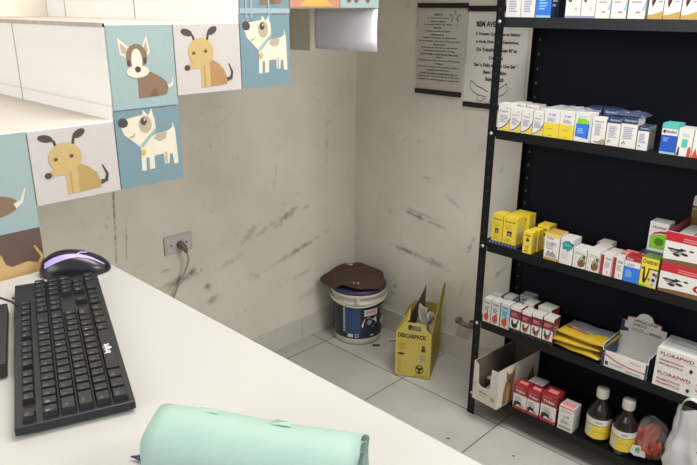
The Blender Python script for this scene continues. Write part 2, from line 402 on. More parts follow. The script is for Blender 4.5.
row(.1045, .0155, [(1, 'Esc'), (1, None), (1, 'F1'), (1, 'F2'), (1, 'F3'), (1, 'F4'), (.5, None), (1, 'F5'), (1, 'F6'), (1, 'F7'), (1, 'F8'), (.5, None), (1, 'F9'), (1, 'F10'), (1, 'F11'), (1, 'F12'), (.2, None), (1, 'Pr'), (1, 'Sc'), (1, 'Pa')])
def key_mesh(mb, x, y, w, h, s):
    a, b = x + .0009, x + w - .0009; c, d = y + .0009, y + h - .0009; z0, z1 = .0146, .0215; t = .0016
    V = [mb.bm.verts.new(p) for p in ((a, c, z0), (b, c, z0), (b, d, z0), (a, d, z0), (a + t, c + t, z1), (b - t, c + t, z1), (b - t, d - t, z1), (a + t, d - t, z1))]
    k = mb.mi(keym)
    for q in ((4, 5, 6, 7), (0, 1, 5, 4), (1, 2, 6, 5), (2, 3, 7, 6), (3, 0, 4, 7)): mb.bm.faces.new([V[i] for i in q]).material_index = k
    mb.plane((a, c, z1), (b - a, 0, 0), (0, d - c, 0))
    if s == '':
        mb.text('bright', .36, .22, .60, .86, kwhite)
    else:
        n = len(s); ww = (.0042 if n == 1 else .0026 * n) / (b - a)
        mb.text(s, .18, .50, .18 + ww * .8, .78, kgrey, bold=False)
rows.sort(key=lambda r: r[0] + .0 * r[1])
for i, r in enumerate(rows[:100]):
    mb = MB(); key_mesh(mb, *r); mb.build('key', kb)
mb = MB()
for r in rows[100:]: key_mesh(mb, *r)
if rows[100:]: tag(mb.build('keys', kb), kind='stuff')
# mouse
ms = empty('computer_mouse', 'black computer mouse with lilac stripes beside the stair tiles', 'mouse', (-1.112, .449, ZC), math.atan2(.102, .06))
mblk = col('#14151b', .3, .1, 80); lilac = col('#a291c9', .35)
ML, MW, MH = .060, .034, .038
def mpt(s, t, off=0):
    # s -1..1 along, t -1..1 across
    w = MW * (1 - abs(s) ** 2.6) ** .5 * (1 - .08 * cos(PI * s * 1.0))
    hgt = MH * (1 - .25 * s - .0) * (max(0, 1 - abs(s) ** 2.2)) ** .55
    th = t * PI / 2
    return Vector((s * ML, w * sin(th), .002 + hgt * max(0, cos(th)) ** .8 + off))
mb = MB()
def mfn(u, v):
    s = -1 + 2 * u; s = sin(s * PI / 2); return mpt(s, -1 + 2 * v)
mb.grid(mfn, 28, 20, mblk)
mb.build('body', ms, fix=True)
mb = MB()
def stripe(pts, w0, w1):
    n = 14
    def at(q):
        q *= len(pts) - 1; i = min(int(q), len(pts) - 2); f = q - i
        return pts[i][0] * (1 - f) + pts[i + 1][0] * f, pts[i][1] * (1 - f) + pts[i + 1][1] * f
    def fn(u, v):
        s, t = at(u); w = w0 + (w1 - w0) * u; return mpt(s, t + w * (v - .5), .0008)
    mb.grid(fn, n, 3, lilac)
stripe([(-.78, -.55), (-.3, -.42), (.15, -.30), (.55, -.32), (.85, -.45)], .28, .07)
stripe([(-.45, .45), (-.1, .35), (.28, .40)], .12, .22)
stripe([(.12, -.26), (.20, -.1), (.38, .02)], .10, .12)
mb.build('stripe', ms)
# keyboard cable and black device at the left edge
dv = empty('desk_device', 'flat black case at the left edge, beside the keyboard', 'device', (-.822, .228, ZC), kb_rot)
mb = MB(); mb.box(0, .198, -.105 - .02, -.0, .003, .022, col('#1b1a1c', .4, .1, 90)); mb.box(.006, .192, -.119, -.006, 0, .003, col('#0d0d0e', .6))
mb.box(.012, .186, -.113, -.012, .022, .0226, col('#232225', .5))
# turn so that it extends away from the keyboard
o = mb.build('case', dv, bevel=.003)
o.scale = (1, 1, 1)
o.rotation_euler[2] = 0; o.location = (0, .125, 0)
mb = MB()
mb.tube([(-1.045, .262, ZC + .03), (-1.035, .275, ZC + .031), (-1.02, .291, ZC + .0295), (-1.008, .304, ZC + .022), (-1.002, .312, ZC + .012), (-1.01, .32, ZC + .004), (-1.035, .327, ZC + .004), (-1.06, .322, ZC + .006)], .0018, col('#0e0e10', .5))
mb.build('cable', None)
cab = bpy.data.objects['cable']; tag(cab, 'thin black cable looping over the flat case beside the keyboard', 'cable')

# rolled green paper
A = Vector((-.521, .2645, ZC)); Bv = Vector((-.333, .371, ZC)); R = .041
roll = empty('paper_roll', 'curled sheet of pale green paper at the bottom of the photo', 'paper', (A + Bv) / 2 + Vector((0, 0, 0)), math.atan2(Bv.y - A.y, Bv.x - A.x))
LN = (Bv - A).length - .012
green = col('#8fa99e', .6, .04, 25); green2 = col('#77948a', .65, .05, 25)
mb = MB()
def spiral(u, v, a0=-1.0 * PI, turns=1.75, r0=R, r1=R * .72):
    a = a0 + turns * 2 * PI * v; r = r0 + (r1 - r0) * v
    x = -LN / 2 + LN * u + (.0012 * sin(5 * a))
    return Vector((x, -r * sin(a), R + r * cos(a) * 1.0 + .001 * sin(u * 9 + a)))
mb.grid(lambda u, v: spiral(u, v), 14, 90, green)
mb.build('outer_sheet', roll, solid=.0006)
mb = MB(); mb.grid(lambda u, v: spiral(u * .985 + .005, v, .3, 1.5, R * .68, R * .42), 12, 70, green2); mb.build('inner_sheet', roll, solid=.0006)
mb = MB()
mb.face([(-.075, .008, 2 * R - .003), (-.062, .012, 2 * R - .0008), (-.045, .014, 2 * R - .0005), (-.04, .008, 2 * R - .002)], green)
mb.build('torn_edge', roll); mb = MB()
mb.face([(.012, .008, 2 * R - .003), (.018, .011, 2 * R + .0008), (.03, .012, 2 * R - .001), (.034, .007, 2 * R - .002)], green)
mb.build('torn_edge', roll)
pen = empty('pen', 'dark blue pen tip poking out beside the green paper roll', 'pen', (-.556, .268, ZC), rad(35))
mb = MB(); mb.tube([(-.012, -.004, .004), (-.004, -.004, .004), (.002, -.004, .0045)], [.0008, .0025, .0042], col('#20264a', .35)); mb.build('tip', pen)

# ------------------------------------------------------------------ things on the left wall
so = empty('wall_socket', 'grey wall socket plate above the counter edge', 'socket', (XL, 1.258, .642))
mb = MB(); mb.box(0, .009, -.06, .06, -.036, .036, col('#c3b8b8', .4)); mb.box(.009, .0105, -.052, .052, -.029, .029, col('#cbc0c0', .4)); mb.build('plate', so, bevel=.002)
mb = MB()
for y in (-.033, .033): mb.lathe([(.004, 0), (.004, .0012)], col('#4d4743', .5), 12)
for i, v in enumerate(mb.bm.verts):
    y = -.033 if i < 24 else .033
    v.co = Vector((.0105 + v.co.z, y + v.co.x, v.co.y))
mb.build('screw', so)
pl = empty('plug', 'grey-brown plug with hanging lead, pushed into the wall socket', 'plug', (XL + .0105, 1.262, .638))
pm = col('#7b6d60', .5)
mb = MB(); mb.tube([(0, 0, 0), (.012, 0, -.001), (.026, 0, -.004), (.036, .001, -.012), (.04, .003, -.024)], [.016, .015, .013, .009, .006], pm, 14); mb.build('plug_body', pl)
mb = MB(); mb.tube([(.04, .003, -.024), (.036, .012, -.05), (.026, .008, -.085), (.018, -.008, -.125), (.014, -.035, -.165), (.01, -.055, -.21), (.008, -.06, -.30), (.008, -.06, -.45), (.008, -.062, -.62)], .0042, col('#b0a79a', .5), 8); mb.build('lead', pl)

# ------------------------------------------------------------------ banners on the back wall
paper = col('#c4bfb5', .5, .03, 5); ink = col('#2a2826', .6); bar = col('#181614', .5)
paper2 = col('#e0ddd7', .5, .03, 5)
ban = empty('wall_banner', 'left paper banner with a psalm in small print between two black bars', 'banner', (-1.652, YB, 1.16), 0, 'wall banners')
mb = MB(); X0, X1, Z0, Z1 = -1.776, -1.531, 1.163, 1.523
ox, oy, oz = -1.652, YB, 1.16
mb.face([(X0 - ox, -.004, Z0 - oz), (X1 - .012 - ox, -.004, Z0 - oz), (X1 - .012 - ox, -.004, 1.285 - oz), (X1 - ox, -.004, 1.30 - oz), (X1 - ox, -.004, Z1 - oz), (X0 - ox, -.004, Z1 - oz)], paper)
mb.plane((X0 - ox, -.0043, Z0 - oz), (X1 - X0, 0, 0), (0, 0, Z1 - Z0))
T1 = ['SALMO 23', 'O Senhor é meu pastor', 'nada me faltará', 'Em verdes prados ele me faz', 'repousar', 'Conduz-me junto às águas', 'refrescantes', 'Restaura as forças de minha alma', 'Pelos caminhos retos ele me leva por amor', 'do seu nome', 'Ainda que eu atravesse o vale escuro', 'nada temerei pois estais comigo', 'Vosso bordão e vosso báculo são o meu', 'amparo', 'Preparais para mim a mesa à vista de meus', 'inimigos', 'Derramais o perfume sobre minha cabeça e', 'transborda minha taça', 'A vossa bondade e misericórdia hão de', 'seguir-me por todos os dias de minha vida', 'e habitarei na casa do Senhor por longos dias']
for i, s in enumerate(T1):
    w = min(.86, .0212 * len(s)); c = .42 if i < 7 else .47
    v = .865 - i * .0355
    mb.text(s, c - w / 2, v, c + w / 2, v + (.026 if i == 0 else .021), ink)
fl = col('#96918a', .6)
mb.stroke([(.80, .74), (.82, .80), (.78, .84)], .008, .008, fl)
for k in range(5):
    mb.ell(.76 + .09 * cos(k * 1.26 + .3), .86 + .04 * sin(k * 1.26 + .3), .035, .012, fl, 10, ang=k * 72 + 17)
mb.build('paper_sheet', ban)
for z0, z1 in ((Z1 - .019, Z1), (Z0 - .001, Z0 + .019)):
    mb = MB(); mb.box(X0 - ox, X1 - ox - (.012 if z0 < 1.2 else 0), -.009, -.001, z0 - oz, z1 - oz, bar); mb.build('bar', ban)
ban2 = empty('wall_banner', 'right paper banner with bold verse and dove drawing, partly behind the black rack post', 'banner', (-1.40, YB, 1.13), 0, 'wall banners')
mb = MB(); X0, X1, Z0, Z1 = -1.529, -1.262, 1.13, 1.513; ox, oz = -1.40, 1.13
mb.face([(X0 - ox, -.004, Z0 - oz), (X1 - ox, -.004, Z0 - oz), (X1 - ox, -.004, Z1 - oz), (X0 - ox, -.004, Z1 - oz)], paper2)
mb.plane((X0 - ox, -.0043, Z0 - oz), (X1 - X0, 0, 0), (0, 0, Z1 - Z0))
T2 = [('BEM AVENTURADO', .78, .048), ('O Homem Que Teme ao Senhor', .80, .033), ('e Anda Nos Seus Caminhos,', .76, .033), ('Do Trabalho de Suas Mãos', .72, .033), ('Comerás', .26, .033), ('Serás Feliz e Tudo Lhe Será', .78, .033), ('Bem Sucedido', .42, .033), ('Salmo 128', .34, .033)]
for i, (s, w, h) in enumerate(T2):
    v = .80 - i * .0745 - (.012 if i else 0)
    if i >= 6: v += .006 * (i - 5)
    mb.text(s, .51 - w * .46, v, .51 + w * .46, v + h * 1.12, ink, bold=2)
mb.stroke([(.12, .27), (.10, .21), (.16, .16), (.26, .13), (.38, .12)], .008, .008, ink); mb.stroke([(.12, .27), (.22, .22), (.32, .20), (.42, .17)], .008, .008, ink)
mb.stroke([(.72, .27), (.74, .2), (.66, .15), (.52, .12)], .008, .008, ink); mb.stroke([(.72, .27), (.62, .22), (.54, .19), (.46, .17)], .008, .008, ink)
mb.stroke([(.26, .13), (.23, .09), (.30, .065), (.36, .1)], .008, .008, ink); mb.stroke([(.40, .12), (.36, .07), (.44, .05), (.47, .10)], .008, .008, ink)
mb.build('paper_sheet', ban2)
for z0, z1 in ((Z1 - .021, Z1), (Z0, Z0 + .02)):
    mb = MB(); mb.box(X0 - ox, X1 - ox, -.009, -.001, z0 - oz, z1 - oz, bar); mb.build('bar', ban2)
# pipe stub
pp = empty('pipe_stub', 'small capped grey pipe stub low on the wall left of the rack', 'pipe', (-1.42, YB, .195))
pmat = col('#6e675d', .5)
mb = MB(); mb.tube([(.01, 0, -.004), (.008, -.02, -.004), (.0, -.035, 0), (-.02, -.04, .006), (-.035, -.04, .012)], [.013, .013, .012, .011, .011], pmat, 12); mb.build('pipe', pp)
mb = MB(); mb.tube([(-.034, -.04, .012), (-.044, -.04, .016), (-.05, -.04, .018)], [.017, .017, .012], pmat, 12); mb.build('cap', pp)
mb = MB(); mb.tube([(.01, 0, -.004), (.01, -.004, -.004)], [.022, .02], pmat, 14); mb.build('flange', pp)

# ------------------------------------------------------------------ bucket, cloth, sharps box
BX, BY = -1.957, 2.10
bk = empty('paint_bucket', 'white plastic bucket with a dark blue paint label, in the corner', 'bucket', (BX, BY, 0))
bw = col('#d2cdc2', .4, .04, 20)
mb = MB(); mb.lathe([(.104, .0), (.112, .004), (.115, .03), (.1195, .205), (.1255, .207), (.127, .218), (.121, .221), (.122, .240), (.130, .242), (.132, .256), (.128, .261), (.122, .264)], bw, 56); mb.build('pail', bk)
navy = col('#262a38', .35, .1, 40); blue_l = col('#34507e', .35, .15, 30); wht = col('#d8d6d0', .45); red = col('#a33a36', .45)
mb = MB()
CA = math.atan2(-BY, -BX)           # facing the viewer's side of the room
def cyl_map(r0, r1, z0, z1, span, ca, e=.0001):
    def f(u, v, l):
        a = ca + (u - .5) * span; r = r0 + (r1 - r0) * v + e * l
        return Vector((r * cos(a), r * sin(a), z0 + (z1 - z0) * v))
    return f
mb.pm = cyl_map(.1160, .1200, .035, .200, 3.7, CA + .25)
mb.rect(0, 0, 1, 1, navy, seg=36)
def lab(mb):
    mb.rect(.30, .14, .46, .97, blue_l, seg=6)
    mb.rect(.265, .2, .29, .95, col('#c9c7c2', .4), seg=1); mb.lines(.268, .25, .288, .9, 8, navy)
    mb.rect(.50, .70, .66, .90, wht, seg=6); mb.text('SUVINIL', .515, .75, .645, .85, red)
    mb.poly([(.47, .42), (.50, .60), (.55, .66), (.60, .58), (.645, .64), (.655, .46), (.60, .34), (.48, .36)], wht)
    mb.ell(.56, .50, .03, .08, col('#8d9096', .5), 14); mb.stroke([(.6, .42), (.63, .52)], .02, .01, navy)
    mb.rect(.32, .05, .38, .15, wht, seg=2); mb.ell(.42, .10, .02, .06, wht, 14); mb.ell(.42, .10, .013, .04, navy, 12)
    mb.text('18L', .57, .06, .62, .12, wht); mb.text('ACRÍLICA', .70, .82, .84, .90, wht); mb.text('FOSCA', .72, .64, .83, .74, wht)
    mb.ell(.77, .42, .05, .12, wht, 16); mb.text('24', .75, .22, .80, .30, wht)
lab(mb); mb.build('paint_label', bk)
mb = MB(); mb.lathe([(.131, .2615), (.133, .264), (.133, .277), (.125, .280), (.05, .278), (.001, .278)], col('#3b3a5c', .4), 56); mb.build('lid', bk)
mb = MB()
pts = [(.136 * cos(CA + a), .136 * sin(CA + a), .236 - .03 * sin((a + 1.57) / 3.14 * PI)) for a in [-1.57 + i * 3.14 / 24 for i in range(25)]]
mb.tube(pts, .0035, col('#cfcabd', .4), 8); mb.build('handle', bk)
mb = MB(); mb.box(-.012, .012, -.006, .008, .224, .248, bw, T=Matrix.Rotation(CA - 1.57 + PI / 2, 4, 'Z') @ Matrix.Translation((.131, 0, 0))); mb.build('handle_ear', bk)
# brown cloth over the lid
cl = MB()
brown = col('#4b3429', .85, .25, 55, bump=.5)
def cloth(u, v):
    a = 2 * PI * u
    r = v * (.139 + .012 * sin(2 * a + .6) + .01 * sin(3 * a + 2) + .006 * sin(7 * a))
    x = r * cos(a); y = r * sin(a)
    z = .02 + .022 * (1 - v ** 2) + .012 * noise.noise(Vector((x * 18, y * 18, 2))) + .022 * max(0, cos(a - 2.6)) * v
    over = max(0, math.hypot(x - .012, y - .012) - .128)
    z -= over * .6
    return Vector((x - .010, y - .014, max(z, .004)))
cl.grid(cloth, 56, 14, brown)
cl.plane((.02, -.07, .045), (.05, 0, 0), (0, .05, 0.004))
clo = cl.build('cloth', None, (BX, BY, .281), solid=.005, fix=True)
tag(clo, 'crumpled dark brown cloth lying over the bucket lid', 'cloth')
for (dx, dy, dz, rz, lab_) in ((-.075, .02, .060, .5, 'pale paper scrap at the back left of the brown cloth'), (.062, -.082, .036, .7, 'pale paper scrap near the front edge of the brown cloth')):
    mb = MB(); mb.grid(lambda u, v: Vector(((u - .5) * .026, (v - .5) * .014, .002 * sin(u * 5 + v * 3))), 6, 4, col('#c9c0ae', .7))
    s = mb.build('paper_scrap', None, (BX + dx, BY + dy, .278 + dz), rz, solid=.001); tag(s, lab_, 'paper', 'paper scraps on the cloth')

# sharps box
sb_loc = (-1.587, 1.940, 0); sb_rot = rad(27)
sb = empty('sharps_box', 'yellow cardboard sharps container on the floor by the bucket', 'box', sb_loc, sb_rot)
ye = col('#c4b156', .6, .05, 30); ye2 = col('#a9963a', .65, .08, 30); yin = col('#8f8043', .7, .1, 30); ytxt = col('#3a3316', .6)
W, D, H = .152, .245, .212
def wallpoly(mb, pts, m, fr, th=.003):
    mb.prism(pts, th, m, fr)
mb = MB(); mb.box(0, W, 0, D, 0, .004, yin); mb.build('base', sb)
# front panel with handle hole: outline pieces round the hole
mb = MB()
fr = lambda a, b, t: Vector((a, t, b))
hx0, hx1, hz0, hz1 = .052, .108, .222, .246
wallpoly(mb, [(0, 0), (W, 0), (W, H), (0, H)], ye, fr)
wallpoly(mb, [(0, H), (W, H), (W - .012, hz0), (.012, hz0)], ye, fr)
wallpoly(mb, [(.012, hz0), (hx0, hz0), (hx0, hz1), (.028, hz1)], ye, fr)
wallpoly(mb, [(hx1, hz0), (W - .012, hz0), (W - .028, hz1), (hx1, hz1)], ye, fr)
wallpoly(mb, [(.028, hz1), (W - .028, hz1), (W - .034, .258), (.034, .258)], ye, fr)
mb.plane((0, -.0003, 0), (W, 0, 0), (0, 0, .258))
mb.text('DESCARPACK', .06, .72, .86, .80, ytxt, bold=2); mb.rect(.07, .655, .93, .662, ye2)
mb.lines(.08, .50, .40, .63, 5, ye2); mb.rect(.08, .40, .25, .44, ytxt); mb.lines(.08, .08, .2, .34, 7, ye2)
mb.rect(.74, .50, .84, .56, ytxt); mb.rect(.75, .57, .83, .61, ytxt); mb.rect(.70, .33, .86, .44, col('#a8a17a', .6))
mb.ell(.70, .17, .115, .085, ytxt, 22); mb.ell(.70, .17, .09, .066, ye, 22); mb.ell(.70, .17, .04, .03, ytxt, 14)
for k in range(3): mb.ell(.70 + .055 * cos(k * 2.09 + .5), .17 + .04 * sin(k * 2.09 + .5), .034, .026, ytxt, 12)
mb.lines(.55, .04, .85, .07, 1, ye2)
mb.build('front_panel', sb)
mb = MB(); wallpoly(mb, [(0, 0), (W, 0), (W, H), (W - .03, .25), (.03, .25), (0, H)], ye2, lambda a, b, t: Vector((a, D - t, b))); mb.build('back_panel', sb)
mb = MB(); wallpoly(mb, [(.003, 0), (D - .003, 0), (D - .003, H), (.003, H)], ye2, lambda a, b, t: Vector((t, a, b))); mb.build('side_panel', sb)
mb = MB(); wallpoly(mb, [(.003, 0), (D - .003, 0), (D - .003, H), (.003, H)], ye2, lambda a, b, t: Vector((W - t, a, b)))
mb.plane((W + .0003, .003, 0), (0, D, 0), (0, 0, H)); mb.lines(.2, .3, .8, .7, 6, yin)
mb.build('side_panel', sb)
mb = MB(); mb.prism([(.004, H), (D - .006, H), (D + .0, .345), (D - .03, .372), (.125, .372), (.07, .30)], .003, ye2, lambda a, b, t: Vector((W - t + (b - H) * .10, a, b)))
mb.prism([(.03, H + .01), (.16, H + .01), (.15, .31), (.09, .32)], .002, yin, lambda a, b, t: Vector((W - .006 - t + (b - H) * .10, a, b)))
mb.build('side_flap', sb)
mb = MB(); mb.grid(lambda u, v: Vector((.004 + .05 * v * (1 - .3 * u) + .0, .01 + .10 * u, H + .055 * v + .02 * u * v + .01 * sin(4 * u) * v)), 8, 6, ye); mb.build('side_flap', sb, solid=.003)
# rubbish in the box
def slump(name, label, loc, rz, fn, m, n=10, th=.0015, parts=None):
    mb = MB(); mb.grid(fn, n, n, m); o = mb.build(name, None, loc, rz, solid=th); tag(o, label, 'rubbish', 'rubbish in the sharps box'); return o
def sbp(x, y, z): 
    c, s = cos(sb_rot), sin(sb_rot); return (sb_loc[0] + c * x - s * y, sb_loc[1] + s * x + c * y, z)
slump('carton_piece', 'torn dark brown carton corner sticking up out of the yellow box', sbp(.05, .12, .17), sb_rot - .2, lambda u, v: Vector((-.035 + .085 * u + .03 * v * (1 - u), .02 * sin(3 * u), .20 * v * (.45 + .55 * u) + .02 * u)), col('#4f4138', .8, .1, 40))
slump('paper_sheet', 'small white sheet against the brown carton piece in the yellow box', sbp(.065, .105, .215), sb_rot - .2, lambda u, v: Vector((.03 * u + .02 * v, .004 * sin(3 * u), .075 * v)), col('#b5b0a4', .7))
slump('plastic_wrapper', 'pale crumpled plastic wrapper beside the tall flap in the yellow box', sbp(.115, .10, .12), sb_rot + .1, lambda u, v: Vector((-.04 + .075 * u + .012 * noise.noise(Vector((u * 4, v * 4, 1))), .05 * noise.noise(Vector((u * 3, v * 3, 5))), .175 * v * (1 - .25 * u) + .02 * noise.noise(Vector((u * 5, v * 4, 9))))), col('#c4bfb4', .4), 14)
slump('paper_wad', 'grey paper wad in the front of the yellow box', sbp(.10, .022, .145), sb_rot + .3, lambda u, v: Vector((-.035 + .07 * u, -.006 + .04 * v + .01 * noise.noise(Vector((u * 5, v * 5, 3))), .055 + .04 * noise.noise(Vector((u * 4, v * 4, 7))) * 1.5)), col('#9a948a', .6), 14)
# scraps on the floor
for nm, lb, ct, loc, c, sx in (('plastic_scrap', 'whitish plastic scrap on the floor between bucket and yellow box', 'scrap', (-1.80, 2.165, .0), '#bfc2c4', .02),
                        ('dark_scrap', 'dark scrap on the floor in front of the bucket', 'scrap', (-1.815, 2.075, .0), '#3c352f', .014),
                        ('floor_crumb', 'dark crumb on the tile nearest the counter edge', 'crumb', (-1.155, 1.735, 0), '#3a352f', .005), ('floor_crumb', 'dark crumb on the tile below the red and white boxes', 'crumb', (-.93, 1.815, 0), '#3a352f', .004)):
    mb = MB(); mb.grid(lambda u, v: Vector(((u - .5) * sx * 2.4, (v - .5) * sx, .001 + sx * .5 * (.5 + noise.noise(Vector((u * 3 + sx * 50, v * 3, 0)))))), 6, 6, col(c, .5))
    tag(mb.build(nm, None, loc, .7, solid=.001), lb, ct)

# ------------------------------------------------------------------ black steel rack
RX0, RX1, RY0, RY1 = -1.206, -.262, 1.930, 2.205
rack = empty('shelving_rack', 'black steel shelving rack full of medicine boxes against the back wall', 'shelf', (RX0, RY0, 0))
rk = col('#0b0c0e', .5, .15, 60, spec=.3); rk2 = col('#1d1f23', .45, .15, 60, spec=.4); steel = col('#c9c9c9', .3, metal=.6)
def rp(mb, name, bevel=0): return up(mb.build(name, bevel=bevel), rack, (RX0, RY0, 0))
for (x, y, sx, sy) in ((RX0, RY0, 1, 1), (RX0, RY1, 1, -1), (RX1, RY0, -1, 1), (RX1, RY1, -1, -1)):
    mb = MB(); xa, xb = sorted((x, x + sx * .03)); ya, yb = sorted((y, y + sy * .002))
    mb.box(xa, xb, ya, yb, 0, 1.98, rk)
    xa, xb = sorted((x, x + sx * .002)); ya, yb = sorted((y, y + sy * .032)); mb.box(xa, xb, ya, yb, 0, 1.98, rk)
    # punched holes down the post
    hole = col('#33363a', .5) if y < 2 else col('#8a8984', .5)
    mb.plane((x if sx > 0 else x - .03, ya if y > 2 else y, 0), (.03, 0, 0), (0, 0, 1.98), .0003)
    yy = (y - .0004) if y < 2 else (y - .0024)
    for i in range(38):
        z = .05 + i * .05
        mb.face([(x + sx * .0155 + .0024 * cos(t * PI / 4), yy, z + .0045 * sin(t * PI / 4)) for t in range(8)], hole)
    rp(mb, 'post')
SZ = [.107, .4065, .712, 1.117, 1.477, 1.86]
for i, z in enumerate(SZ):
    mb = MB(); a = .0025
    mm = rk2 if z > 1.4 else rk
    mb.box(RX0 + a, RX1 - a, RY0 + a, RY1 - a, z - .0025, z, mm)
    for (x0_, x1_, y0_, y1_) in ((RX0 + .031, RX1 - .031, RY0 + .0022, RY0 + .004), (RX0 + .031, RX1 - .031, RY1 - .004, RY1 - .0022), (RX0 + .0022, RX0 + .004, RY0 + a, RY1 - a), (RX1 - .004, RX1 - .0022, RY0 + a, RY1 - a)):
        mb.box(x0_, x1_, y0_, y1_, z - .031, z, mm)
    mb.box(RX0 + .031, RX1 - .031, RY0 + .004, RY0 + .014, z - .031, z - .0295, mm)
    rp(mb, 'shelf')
    for x in (RX0 + .015, RX1 - .015):
        mb = MB(); mb.lathe([(.006, 0), (.006, .002), (.003, .004)], steel, 12)
        for v in mb.bm.verts: v.co = Vector((x + v.co.x, RY0 - .0005 - v.co.z, z - .014 + v.co.y))
        rp(mb, 'bolt')
mb = MB(); mb.box(RX0 + .020, RX1 - .002, RY1 + .001, RY1 + .006, .06, 1.97, col('#15171f', .8, .2, 4, spec=.25)); rp(mb, 'back_panel')

# ------------------------------------------------------------------ medicine boxes
K = {n: col(h, .45, .04, 40) for n, h in dict(w='#d6d3ce', w2='#c6c2bb', y='#dcc23a', yd='#c4ae30', blk='#22201f', gry='#8f8f90', lg='#bdbcba', blu='#2f6fd0', blu2='#1f4fae', nav='#2b3654', grn='#7fc02f', dgrn='#4f7a2a',
      tea='#4fb3a5', tea2='#2f8790', red='#98262f', mar='#702430', bro='#6e5230', gold='#b8934a', ora='#b8482f', pink='#d98a8a', skin='#c98f4f', cy='#8fb9c8', lil='#8d8fb0', purple='#8a6aa0', brn='#4a3420').items()}
def box_thing(label, x0, x1, z, h, depth, design, y=1.9345, group=None, rz=0, body='w', top=None, side=None, sidefn=None, topfn=None, name='medicine_box', cat='box'):
    w = (x1 - x0) - .0012; mb = MB()
    B, T, S = K[body], K[top or body], K[side or body]
    mb.box(-w / 2, w / 2, 0, depth, 0, h, B, top=T, side=S)
    # tuck flap on top and glued seam on the side
    mb.box(-w / 2 + .001, w / 2 - .001, .0008, depth * .93, h, h + .0005, T)
    mb.box(w / 2, w / 2 + .0004, depth * .86, depth - .001, .001, h - .001, S)
    mb.plane((-w / 2, -.0002, 0), (w, 0, 0), (0, 0, h)); design(mb)
    mb.plane((w / 2 + .0006, 0, 0), (0, depth, 0), (0, 0, h))
    (sidefn or (lambda m: m.lines(.15, .25, .85, .75, 5, K['lg'])))(mb)
    if topfn:
        mb.plane((-w / 2, 0, h + .0006), (w, 0, 0), (0, depth, 0)); topfn(mb)
    o = mb.build(name, None, ((x0 + x1) / 2, y, z), rz)
    return tag(o, label, cat, group)
lines = lambda m, a, b, c, d, n, k='gry': m.lines(a, b, c, d, n, K[k])
# designs ----------------------------------------------------------
def d_swoosh(m):
    m.poly([(.1, .0), (1, 0), (1, .42), (.85, .26), (.6, .12), (.3, .04)], K['y'])
    m.stroke([(.02, .05), (.4, .11), (.75, .25), (1, .46)], .03, .06, K['blk'])
    lines(m, .15, .32, .85, .62, 5, 'lil'); m.text('Previne', .14, .68, .8, .76, K['gry']); lines(m, .6, .84, .9, .9, 1)
def d_sunround(m):
    lines(m, .2, .12, .8, .46, 6, 'lil'); lines(m, .2, .55, .55, .62, 1); m.ell(.55, .83, .3, .14, K['gold']); m.ell(.55, .85, .2, .09, K['y'])
def d_bluebox(m):
    m.rect(0, 0, 1, 1, K['blu']); lines(m, .2, .18, .8, .5, 5, 'cy'); m.rect(0, 0, 1, .05, K['cy']); m.text('Vermi', .15, .62, .85, .72, K['w'])
def d_vert(m):
    m.rect(0, 0, 1, .05, K['lil']); m.text('Ceto', .12, .36, .42, .95, K['blk'], vert=True); m.stroke([(.62, .17), (.7, .25), (.8, .15)], .04, .02, K['gry'])
def d_list(m):
    m.ell(.45, .84, .14, .05, K['blk'], 12); lines(m, .18, .34, .8, .74, 7, 'gry'); lines(m, .45, .12, .8, .2, 1); m.poly([(.8, .18), (1, .4), (1, .18)], K['cy'])
def d_redcap(m):
    m.rect(0, 0, 1, .09, K['gold']); m.poly([(0, .09), (.3, .09), (1, .17), (1, .09)], K['gold'])
    m.text('Drontal', .1, .82, .9, .93, K['red'])
    m.stroke([(.22, .3), (.36, .42), (.52, .66)], .16, .2, K['red']); m.stroke([(.24, .28), (.36, .38), (.45, .5)], .12, .06, K['blk']); lines(m, .62, .35, .95, .62, 5, 'lil')
def d_yhalf(m):
    m.rect(0, 0, 1, .52, K['y']); m.text('3 ml', .3, .78, .72, .86, K['blu2']); lines(m, .2, .58, .82, .72, 3, 'lil'); lines(m, .2, .3, .8, .36, 1, 'gold'); lines(m, .35, .06, .7, .1, 1, 'brn')
def d_greenblue(m):
    m.poly([(.14, .62), (.14, .80), (.62, .80), (.82, .74), (.88, .62)], K['grn']); m.poly([(.06, .17), (.08, .62), (.88, .62), (.86, .12)], K['blu2']); m.poly([(.06, .17), (.08, .62), (.8, .62), (.78, .14)], K['blu'])
    lines(m, .2, .3, .62, .5, 3, 'cy'); lines(m, .2, .86, .8, .92, 1, 'lg'); m.rect(.9, 0, 1, 1, K['w2'])
def d_plainlist(m):
    lines(m, .2, .35, .82, .8, 8, 'lil'); m.text('Meloxi', .18, .84, .8, .92, K['gry']); m.poly([(.45, 0), (1, 0), (1, .2), (.8, .1)], K['gold']); m.stroke([(.2, .06), (.6, .08), (.9, .2)], .02, .05, K['blk'])
def d_navytop(m):
    m.rect(0, .80, 1, 1, K['nav']); m.text('Apoquel', .14, .85, .92, .95, K['cy']); lines(m, .16, .3, .85, .72, 7, 'lil'); m.stroke([(.15, .12), (.26, .2), (.36, .12)], .05, .03, K['nav'])
def d_blueteal(m):
    m.rect(0, 0, 1, .07, K['cy']); m.rect(0, .07, 1, .62, K['blu2']); m.rect(0, .84, 1, 1, K['tea']); m.ell(.17, .74, .09, .055, K['blk'], 14); m.text('Giardicid', .28, .70, .9, .79, K['nav']); lines(m, .15, .42, .5, .56, 3, 'cy')
def d_tealsq(m):
    m.rect(.3, .32, .68, .62, K['tea']); lines(m, .3, .72, .8, .84, 2, 'cy'); m.poly([(.02, .02), (.12, .3), (.2, .32), (.2, .02)], K['blk']); m.poly([(.72, .0), (.75, .3), (.9, .4), (.98, .2), (.95, 0)], K['ora'])
